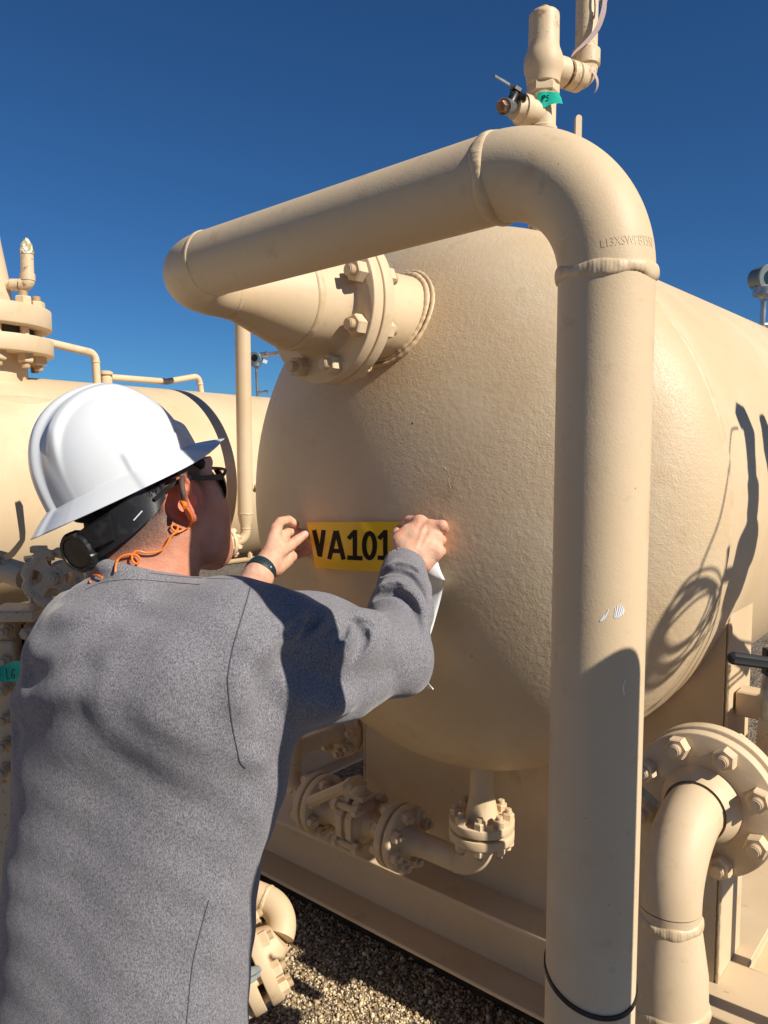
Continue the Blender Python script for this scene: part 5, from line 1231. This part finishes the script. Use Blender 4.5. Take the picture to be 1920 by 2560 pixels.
sw.limb(V(-.7, 1.0, -1.06), V(0, 1.0, -1.06), .2, .2, k=.006, cut=True)
def wrinkle(p):
    x, y, z = p[..., 0], p[..., 1], p[..., 2]
    return .0016 * np.sin(31 * z + 9 * x + 2 * np.sin(17 * x + 3)) + .0011 * np.sin(47 * x - 23 * z + 2.5 * np.sin(21 * y)) + .0007 * np.sin(90 * z + 60 * x + 3 * np.sin(40 * y))
v_, q_ = sw.mesh((-.72, .74, -.90), (.16, 1.56, -.10), .0031, disp=wrinkle, amp=.004)
v_ = relax(v_, q_, 1, .3)
shirt = fast_obj('sweatshirt', v_, q_, 'knit', man)
print('shirt verts', len(v_))
# stitched seams: armhole, shoulder, side
from mathutils.bvhtree import BVHTree
_bv = BVHTree.FromPolygons([tuple(x) for x in v_], [tuple(int(a) for a in x) for x in q_])
def seam(pxs, r=.0008, name='seam'):
    pp = spline([(x, y, 0) for x, y in pxs], 10)[:, :2]; out = []
    for x, y in pp:
        d = ray(x, y); l_, n_, _i, _d = _bv.ray_cast(Vector((0, 0, 0)), Vector(d).normalized())
        if l_ is not None and l_.y < 1.4: out.append(np.array(l_) - nrm(d) * r * .2)
    if len(out) > 4:
        out = np.array(out); out[1:-1] = (out[:-2] + out[1:-1] * 2 + out[2:]) / 4; obj(name, MB().tube(out, r, 6), M['seam'], shirt)
M['seam'] = mat('dark_seam', (.07, .068, .075), .95)
seam([(625, 1470), (612, 1518), (584, 1612), (571, 1679), (570, 1716), (580, 1810), (592, 1870), (600, 1905), (614, 1920)])
seam([(522, 2250), (500, 2330), (480, 2420), (466, 2560)], .0007)
seam([(214, 1474), (250, 1458), (300, 1450), (360, 1450), (430, 1456), (500, 1462)], .0006)
seam([(372, 1432), (440, 1440), (520, 1446), (600, 1448)], .0006)
# trousers and boots, below the picture
tr = Solid()
HB = T(-.05, -.09, -.84)
tr.limb(HB - E_ * .07, HB + E_ * .07, .115, .115, k=.05, sq=(Nf, 1.2))
for s_ in (-1, 1):
    kn = HB + E_ * .085 * s_ + Nf * .14; kn[2] = GZ + .40; an = kn - Nf * .10 + E_ * .02 * s_; an[2] = GZ + .09
    tr.limb(HB + E_ * .08 * s_, kn, .088, .066, k=.04).limb(kn, an, .064, .052, k=.02)
v_, q_ = tr.mesh((-.95, .6, GZ - .02), (.25, 1.6, -.68), .009); fast_obj('trousers', v_, q_, 'denim', man)
for s_ in (-1, 1):
    bt = Solid(); an = HB + E_ * .105 * s_ + Nf * .04; g0 = V(an[0], an[1], GZ + .05); bt.limb(g0, g0 + Z * .09, .052, .055).limb(g0 - Z * .02, g0 - Z * .025 + Nf * .17, .045, .038, k=.03)
    v_, q_ = bt.mesh(g0 - .3, g0 + .3, .009); fast_obj('boot', v_, q_, mat('brown_leather', (.12, .06, .03), .6), man)
# dark hair on the crown and back of the head
hr = Solid(); hr.ell(H(-.014, 0, .040), (.1035, .0805, .090), HAX)
hr.ell(H(.12, 0, -.02), (.10, .14, .075), HAX, k=.01, cut=True).limb(H(-.14, 0, -.105), H(.10, 0, -.095), .082, .085, k=.02, cut=True).ell(H(.012, .08, .0), (.045, .045, .042), HAX, k=.01, cut=True)
def hairn(p): x, y, z = p[..., 0], p[..., 1], p[..., 2]; return .0014 * np.sin(420 * x + 3 * np.sin(150 * z)) * np.sin(380 * y) + .0012 * np.sin(300 * z + 200 * x)
v_, q_ = hr.mesh(HC - .2, HC + .2, .0026, disp=hairn, amp=.003)
M['hair'] = mat('dark_hair', (.012, .010, .009), .7, bump=[(900, .8, .002)])
v_ = under_hat(v_)
hair = fast_obj('hair', v_, q_, 'hair', man)
# short strands along the lower edge
mbh = MB(); cand = rng.normal(0, 1, (9000, 3)); cand /= np.linalg.norm(cand, axis=1)[:, None]
cnt = 0
for c_ in cand:
    p = H(-.014 + .1035 * c_[0], .0805 * c_[1], .040 + .090 * c_[2])
    if abs(float(hr.ev(p[None])[0])) < .002 and -.075 < c_[2] * .09 + .04 < .045 and c_[0] < -.1:
        n_ = nrm(Fh * c_[0] / .1035 + Rh * c_[1] / .0805 + Uh * c_[2] / .09); d_ = nrm(n_ * .75 - Uh * .9 + rng.normal(0, .25, 3)); L = rng.uniform(.005, .011); s_ = nrm(np.cross(d_, n_ + .01)) * .0006
        b0 = mbh.n; mbh.add([p - s_, p + s_, p + d_ * L], [(0, 1, 2)]); cnt += 1
        if cnt > 2600: break
mbh.v = [under_hat(np.concatenate(mbh.v))]
ho = obj('hair_tips', mbh, 'hair', hair); ho['kind'] = 'stuff'
# ---------------------------------------------------------------- hard hat
def HH(f, r, u): return HO + Fm * f + Rm * r + Um * u
NPH, NU = 320, 90
ph = np.linspace(0, 2 * np.pi, NPH, endpoint=False); cph, sph = np.cos(ph), np.sin(ph)     # 0 = front, 90 deg = right
def sstep(x, a, b): t = np.clip((x - a) / (b - a), 0, 1); return t * t * (3 - 2 * t)
G = []
for iu in range(NU):
    u_ = (iu + .35) / NU * math.pi / 2 * 1.0
    su, cu = math.sin(u_), math.cos(u_); rho = su ** .93; hgt = HT * cu ** .80
    x = AL * rho * cph; y = AW * rho * sph; n_ = np.stack([x / AL ** 2, y / AW ** 2, np.full_like(x, hgt / HT ** 2 * 1.1)], 1); n_ /= np.linalg.norm(n_, axis=1)[:, None]
    d = .0075 * np.exp(-((y - .040) / .0085) ** 4) * sstep(x, -.094, -.066) * sstep(-x, -.075, -.02) + .0075 * np.exp(-((y + .040) / .0085) ** 4) * sstep(x, -.094, -.066) * sstep(-x, -.075, -.02)
    d = d + .0085 * np.exp(-(y / .013) ** 4) * sstep(x, -.135, -.10) * sstep(-x, -.09, -.02)
    # side boss above the brim, small step further forward, badge ledge at the front
    for sd in (1, -1):
        d = d + .0032 * sstep(x, -.026, -.019) * sstep(-x, -.030, -.024) * sstep(-hgt, -.033, -.026) * (y * sd > 0)
        d = d + .0025 * sstep(x, .050, .058) * sstep(-x, -.074, -.066) * sstep(-hgt, -.030, -.026) * (y * sd > 0)
    d = d + .012 * np.exp(-(y / .022) ** 6) * (x > 0) * sstep(-hgt, -.055, -.030)
    p = np.stack([x, y, np.full_like(x, hgt)], 1) + n_ * d[:, None]; G.append(p)
last = G[-1]
front = np.clip(cph, 0, 1) ** 3; back = np.clip(-cph, 0, 1) ** 3
ext = .023 + .022 * front + .011 * back
drop = .024 - .013 * front - .002 * back
rad = np.stack([cph * AL, sph * AW], 1); rad /= np.linalg.norm(rad, axis=1)[:, None]
for t in (.04, .12, .25, .4, .55, .7, .85, .95, 1.0, 1.02):
    e_ = ext * min(t, 1.0); z_ = -drop * (t ** 1.15 if t <= 1 else 1.06)
    p = last.copy(); p[:, :2] = rad * 0 + last[:, :2] + rad * e_[:, None]; p[:, 2] = last[:, 2] + z_; G.append(p)
G = np.array(G); W = HO + G[..., 0:1] * Fm + G[..., 1:2] * Rm + G[..., 2:3] * Um
hat = thing('hard_hat', 'glossy white full-brim hard hat tilted back on the man\'s head', 'hard hat', HO)
mb = MB(); ap = HH(0, 0, HT + .0085)
mb.grid(W, cv=True); b0 = mb.n; mb.add([ap], []); mb.f += [(b0, i, (i + 1) % NPH) for i in range(NPH)]
sh = obj('shell', mb, 'helmet', hat, ang=60)
so_ = sh.modifiers.new('thickness', 'SOLIDIFY'); so_.thickness = .0025; so_.offset = -1
# suspension band and ratchet knob at the nape
def HB_(a, off, u): return H(-.012 + (.097 + off) * math.cos(a), (.075 + off) * math.sin(a), u)
aa_ = np.linspace(math.radians(178), math.radians(98), 26); g = []
for i, a in enumerate(aa_):
    t = i / 25; uc = -.046 + .068 * t ** 1.2; hw_ = .021 + .004 * math.sin(t * 3) - .006 * (t > .9) * (t - .9) * 10; off = .012 - .004 * t
    up_ = nrm(Uh + Fh * .25 * t); o_ = nrm(HB_(a, off + .01, uc) - HB_(a, off, uc)); c_ = HB_(a, off, uc)
    g.append([c_ - up_ * hw_, c_ - up_ * hw_ + o_ * .003, c_ + up_ * hw_ + o_ * .003, c_ + up_ * hw_])
g = np.array(g); g = under_hat(g.reshape(-1, 3)).reshape(g.shape); mb = MB().grid(g, cv=True); mb.f += [(0, 1, 2, 3), tuple(100 + i for i in range(4))]
band_ = obj('suspension_band', mb, 'black', hat)
aa_ = np.linspace(math.radians(184), math.radians(140), 14); g = []
for i, a in enumerate(aa_):
    t = i / 13; uc = -.043 + .028 * t; c_ = HB_(a, .020, uc); o_ = nrm(HB_(a, .03, uc) - c_); hw_ = .016 + .004 * t
    g.append([c_ - Uh * hw_ - o_ * .008, c_ - Uh * hw_ * .8 + o_ * .002, c_ + Uh * hw_ * .8 + o_ * .002, c_ + Uh * hw_ - o_ * .008])
mb = MB().grid(np.array(g), cv=True); mb.f += [(0, 1, 2, 3), tuple(52 + i for i in range(4))]
obj('ratchet_housing', mb, 'black', hat)
obj('band_slot', MB().tube([HB_(math.radians(125), .0135, -.012), HB_(math.radians(118), .0132, -.002)], .0008, 6), 'scuff', band_)
# band carries on up inside the hat
aa_ = np.linspace(math.radians(200), math.radians(84), 30); g = []
for a in aa_: g.append([HB_(a, .004, -.01 + .05 * (a < 2.6)), HB_(a, .010, .03)])
g = np.array(g); sh_ = g.shape; obj('liner', MB().grid(under_hat(g.reshape(-1, 3)).reshape(sh_)), 'black', hat)
kc_ = H(-.121, .010, -.044); kd = nrm(-Fh + Rh * .32 - Z * .10)
kn_ = []; ka, kb = basis(kd); tq = np.linspace(0, 2 * np.pi, 72, endpoint=False)
for h_, r_ in ((-.010, .0240), (.0, .0280), (.009, .0280), (.0125, .0258), (.013, .0212), (.0110, .0205), (.0115, .0200)):
    rr_ = r_ * (1 - .055 * (np.abs(np.sin(5 * tq)) < .28) * (r_ > .022)); kn_.append(kc_ + kd * h_ + (ka * np.cos(tq)[:, None] + kb * np.sin(tq)[:, None]) * rr_[:, None])
mb = MB().grid(np.array(kn_), cv=True); mb.f.append(tuple(6 * 72 + i for i in range(72))); obj('ratchet_knob', mb, 'black', hat, ang=30)

# ---------------------------------------------------------------- sunglasses
gl = thing('sunglasses', 'black wraparound sunglasses with the temple arm over the man\'s ear', 'sunglasses', H(.09, 0, .02))
for s_ in (1, -1):
    pts = [H(.084, .058 * s_, .010), H(.068, .0700 * s_, .013), H(.040, .0765 * s_, .018), H(.010, .0815 * s_, .024), H(-.015, .083 * s_, .022), H(-.045, .0800 * s_, .008)]
    obj('temple_arm', ribbon(spline(pts, 5), np.interp(np.linspace(0, 1, 26), [0, .25, .5, 1], [.009, .008, .006, .0045]), .0026, Rh * s_), 'black', gl)
    g = []
    for a in np.linspace(.12, 1.0, 12):
        ang_ = a * 1.05; fx = .112 * math.cos(ang_ * .55) - .002; ry = .066 * a * s_; fx = .108 - .028 * a ** 2.2
        g.append([H(fx - .004 * abs(v_) ** 2, ry, -.004 + .020 * v_ * (1 - .25 * a ** 6)) for v_ in np.linspace(-1, 1, 7)])
    obj('lens', MB().grid(np.array(g)), 'glass', gl)
obj('brow_bar', MB().tube(spline([H(.080, -.066, .014), H(.097, -.045, .017), H(.107, 0, .016), H(.097, .045, .017), H(.080, .066, .014)], 5), .0024, 8), 'black', gl)

# ---------------------------------------------------------------- ear plugs on an orange cord
ep = thing('earplugs', 'orange corded earplug in the man\'s ear, its cord curling down his neck', 'earplugs', EARR)
earp = X(464, 1262, (EARR)[1] - .012)
hp, ok = sk_.hit([(462, 1262)], .8, 1.3); earp = hp[0] + V(0, -.002, 0)
obj('plug', MB().tube([earp + V(-.004, .006, .004), earp, earp + V(.002, -.004, -.003)], [.0040, .0038, .0028], 14), 'orange', ep)
def cord(pxs, off, lift=()):
    pp = spline([(x, y, 0) for x, y in pxs], 7)[:, :2]; h, ok = sk_.hit([tuple(q) for q in pp], .8, 1.3); h2, ok2 = sw.hit([tuple(q) for q in pp], .8, 1.3)
    d_ = np.minimum(np.where(ok, h[:, 1], 9), np.where(ok2, h2[:, 1], 9)); last = None; out = []
    for q, y in zip(pp, d_):
        if y > 8: y = last if last else 1.08
        last = y; out.append(P(q[0], q[1], y - off))
    out = np.array(out)
    for _ in range(4): out[1:-1] = (out[:-2] + 2 * out[1:-1] + out[2:]) / 4
    return out
c1 = cord([(466, 1268), (476, 1284), (480, 1300), (475, 1314), (462, 1322), (446, 1330), (434, 1326), (428, 1316), (438, 1310), (445, 1320), (438, 1332), (428, 1340), (418, 1358), (408, 1372), (392, 1380), (365, 1382), (345, 1377), (332, 1384), (330, 1400), (342, 1410), (350, 1400), (342, 1388), (322, 1386), (302, 1392), (291, 1406), (288, 1430)], .006)
obj('cord', MB().tube(c1, .0014, 10), 'orange', ep)
c2 = cord([(256, 1444), (243, 1438), (228, 1438), (222, 1446), (226, 1454)], .006)
obj('cord', MB().tube(c2, .0014, 10), 'orange', ep)

# ---------------------------------------------------------------- wristband
wr = LW - wl_ * .000; wb_c = P(649, 1431, LW[1] + .006); wa_, wb2 = basis(wl_)
ax_w = nrm(X(692, 1385, 1.56) - wb_c)
wbo = obj('wristband', MB().lathe(wb_c + ax_w * .004, ax_w, [(-.010, .0272), (-.0105, .0295), (-.006, .0306), (.006, .0306), (.0105, .0295), (.010, .0272)], 64, cap=False), 'watch'); tag(wbo, 'dark rubber watch strap round the man\'s left wrist', 'watch')
for i in range(5):
    a_, b_ = basis(ax_w); dcam = nrm(-wb_c - ax_w * (-wb_c @ ax_w)); sd_ = np.cross(ax_w, dcam); th_ = -.55 + i * .28
    q_ = wb_c + ax_w * .004 + (dcam * math.cos(th_) + sd_ * math.sin(th_)) * .0306; nn_ = dcam * math.cos(th_) + sd_ * math.sin(th_)
    obj('strap_hole', MB().cyl(q_ - nn_ * .0004, q_ + nn_ * .0003, .0013, seg=12), 'scuff' if i == 3 else 'ink', wbo)

# ---------------------------------------------------------------- the yellow sign
_dc = {}
def vdepth(px, py):
    return vhit(px, py)[1]
gxs = np.linspace(760, 1050, 13); gys = np.linspace(1295, 1440, 6); DG = np.array([[vdepth(x, y) for y in gys] for x in gxs])
def vd_i(px, py):
    i = np.clip((px - 760) / (gxs[1] - gxs[0]), 0, 11.999); j = np.clip((py - 1295) / (gys[1] - gys[0]), 0, 4.999); a, b = int(i), int(j); u_, v_ = i - a, j - b
    return (DG[a, b] * (1 - u_) + DG[a + 1, b] * u_) * (1 - v_) + (DG[a, b + 1] * (1 - u_) + DG[a + 1, b + 1] * u_) * v_
def sheet(px, py, lift=0.0):
    t = np.clip((px - 766) / 240, 0, 1); off = .006 + .030 * (1 - t) ** 1.6 + .0035 * math.sin(px * .035 + py * .02) * (1 - t) + .004 * math.exp(-((px - 800) ** 2 + (py - 1415) ** 2) / 900.)
    return P(px, py, vd_i(px, py) - off - lift)
def quadmap(u_, v_):     # u along, v down
    l = np.array([766 + 21 * v_ + 3 * math.sin(v_ * 3.1), 1306 + 113 * v_]); r_ = np.array([1042 - 8 * v_, 1304 + 126 * v_]); p = l * (1 - u_) + r_ * u_; p[1] += 3.0 * math.sin(u_ * 3.1) * (v_ * 1.4 - .2); return p
sg = thing('number_sign', 'yellow vinyl number sign lettered VA101 held between the man\'s hands', 'sign', sheet(880, 1420))
g = np.array([[sheet(*quadmap(a, b)) for b in np.linspace(0, 1, 22)] for a in np.linspace(0, 1, 54)])
mb = MB(); mb.grid(g); back = g + V(0, .0005, 0); mb.grid(back[::-1]); obj('vinyl', mb, 'yellow', sg)
def stroke(mb, pts, w_, closed=False):
    pts = np.array(pts, float); fine = []
    n_ = len(pts); seg_ = n_ if closed else n_ - 1
    # mitred outline
    L_, R_ = [], []
    for i in range(n_):
        if closed or 0 < i < n_ - 1: d0 = pts[i] - pts[i - 1]; d1 = pts[(i + 1) % n_] - pts[i]
        elif i == 0: d0 = d1 = pts[1] - pts[0]
        else: d0 = d1 = pts[-1] - pts[-2]
        d0 = d0 / np.linalg.norm(d0); d1 = d1 / np.linalg.norm(d1); n0 = np.array([-d0[1], d0[0]]); n1 = np.array([-d1[1], d1[0]]); m = n0 + n1; m /= np.linalg.norm(m); k_ = w_ / 2 / max(.35, m @ n0); L_.append(pts[i] + m * k_); R_.append(pts[i] - m * k_)
    for i in range(seg_):
        j = (i + 1) % n_; k_ = max(1, int(np.linalg.norm(pts[j] - pts[i]) / 6)); gg = []
        for t in np.linspace(0, 1, k_ + 1):
            a = L_[i] * (1 - t) + L_[j] * t; b = R_[i] * (1 - t) + R_[j] * t; gg.append([sheet(*(a * (1 - s_) + b * s_), .0007) for s_ in (0, .5, 1)])
        mb.grid(np.array(gg))
el = [(923.5 + 13.2 * math.cos(t) * (abs(math.cos(t)) ** -.0), 1364 + 31 * math.sin(t)) for t in np.linspace(0, 2 * np.pi, 28, endpoint=False)]
one = lambda x: ([[(x - 15, 1347), (x - 4, 1334), (x + 2, 1330)], [(x + 1, 1325), (x + 1, 1399)], [(x - 18, 1394), (x + 20, 1396)]], 11)
for lines, w_ in (([[(785, 1325), (799, 1388)], [(809, 1325), (799.5, 1392)]], 11), ([[(823, 1398), (839, 1327)], [(841, 1327), (859, 1399)], [(829, 1377), (853, 1378)]], 11), one(886), ([el], 11.5), one(962), ([[(984, 1326), (1002, 1362), (1002, 1400)], [(1020, 1326), (1002, 1362)]], 11)):
    mb = MB()
    for l in lines: stroke(mb, l, w_, closed=(l is el))
    obj('letter', mb, 'ink', sg, smooth=False)

# ---------------------------------------------------------------- release paper hanging from the right hand
rows = [((1040, 1392, 1.415), (1093, 1398, 1.405)), ((1048, 1425, 1.41), (1101, 1425, 1.385)), ((1054, 1437, 1.41), (1111, 1447, 1.365)), ((1056, 1443, 1.415), (1112, 1453, 1.368)), ((1056, 1455, 1.425), (1108, 1470, 1.40)), ((1050, 1500, 1.43), (1098, 1512, 1.41)), ((1040, 1560, 1.43), (1080, 1576, 1.41)), ((1030, 1620, 1.42), (1060, 1632, 1.40)), ((1026, 1664, 1.41), (1050, 1664, 1.385)), ((1034, 1692, 1.40), (1058, 1686, 1.37)), ((1060, 1714, 1.39), (1071, 1707, 1.365)), ((1081, 1724, 1.375), (1084, 1722, 1.37))]
R1 = spline([X(*r_[0]) for r_ in rows], 5); R2_ = spline([X(*r_[1]) for r_ in rows], 5)
g = np.array([[a * (1 - s_) + b * s_ + V(0, -.004 * math.sin(s_ * 3.1), 0) for s_ in np.linspace(0, 1, 7)] for a, b in zip(R1, R2_)])
pp_ = obj('backing_paper', MB().grid(g), 'white_paper'); tag(pp_, 'white peeled backing paper curling down behind the man\'s raised forearm', 'paper')
sd2 = pp_.modifiers.new('thickness', 'SOLIDIFY'); sd2.thickness = .0003
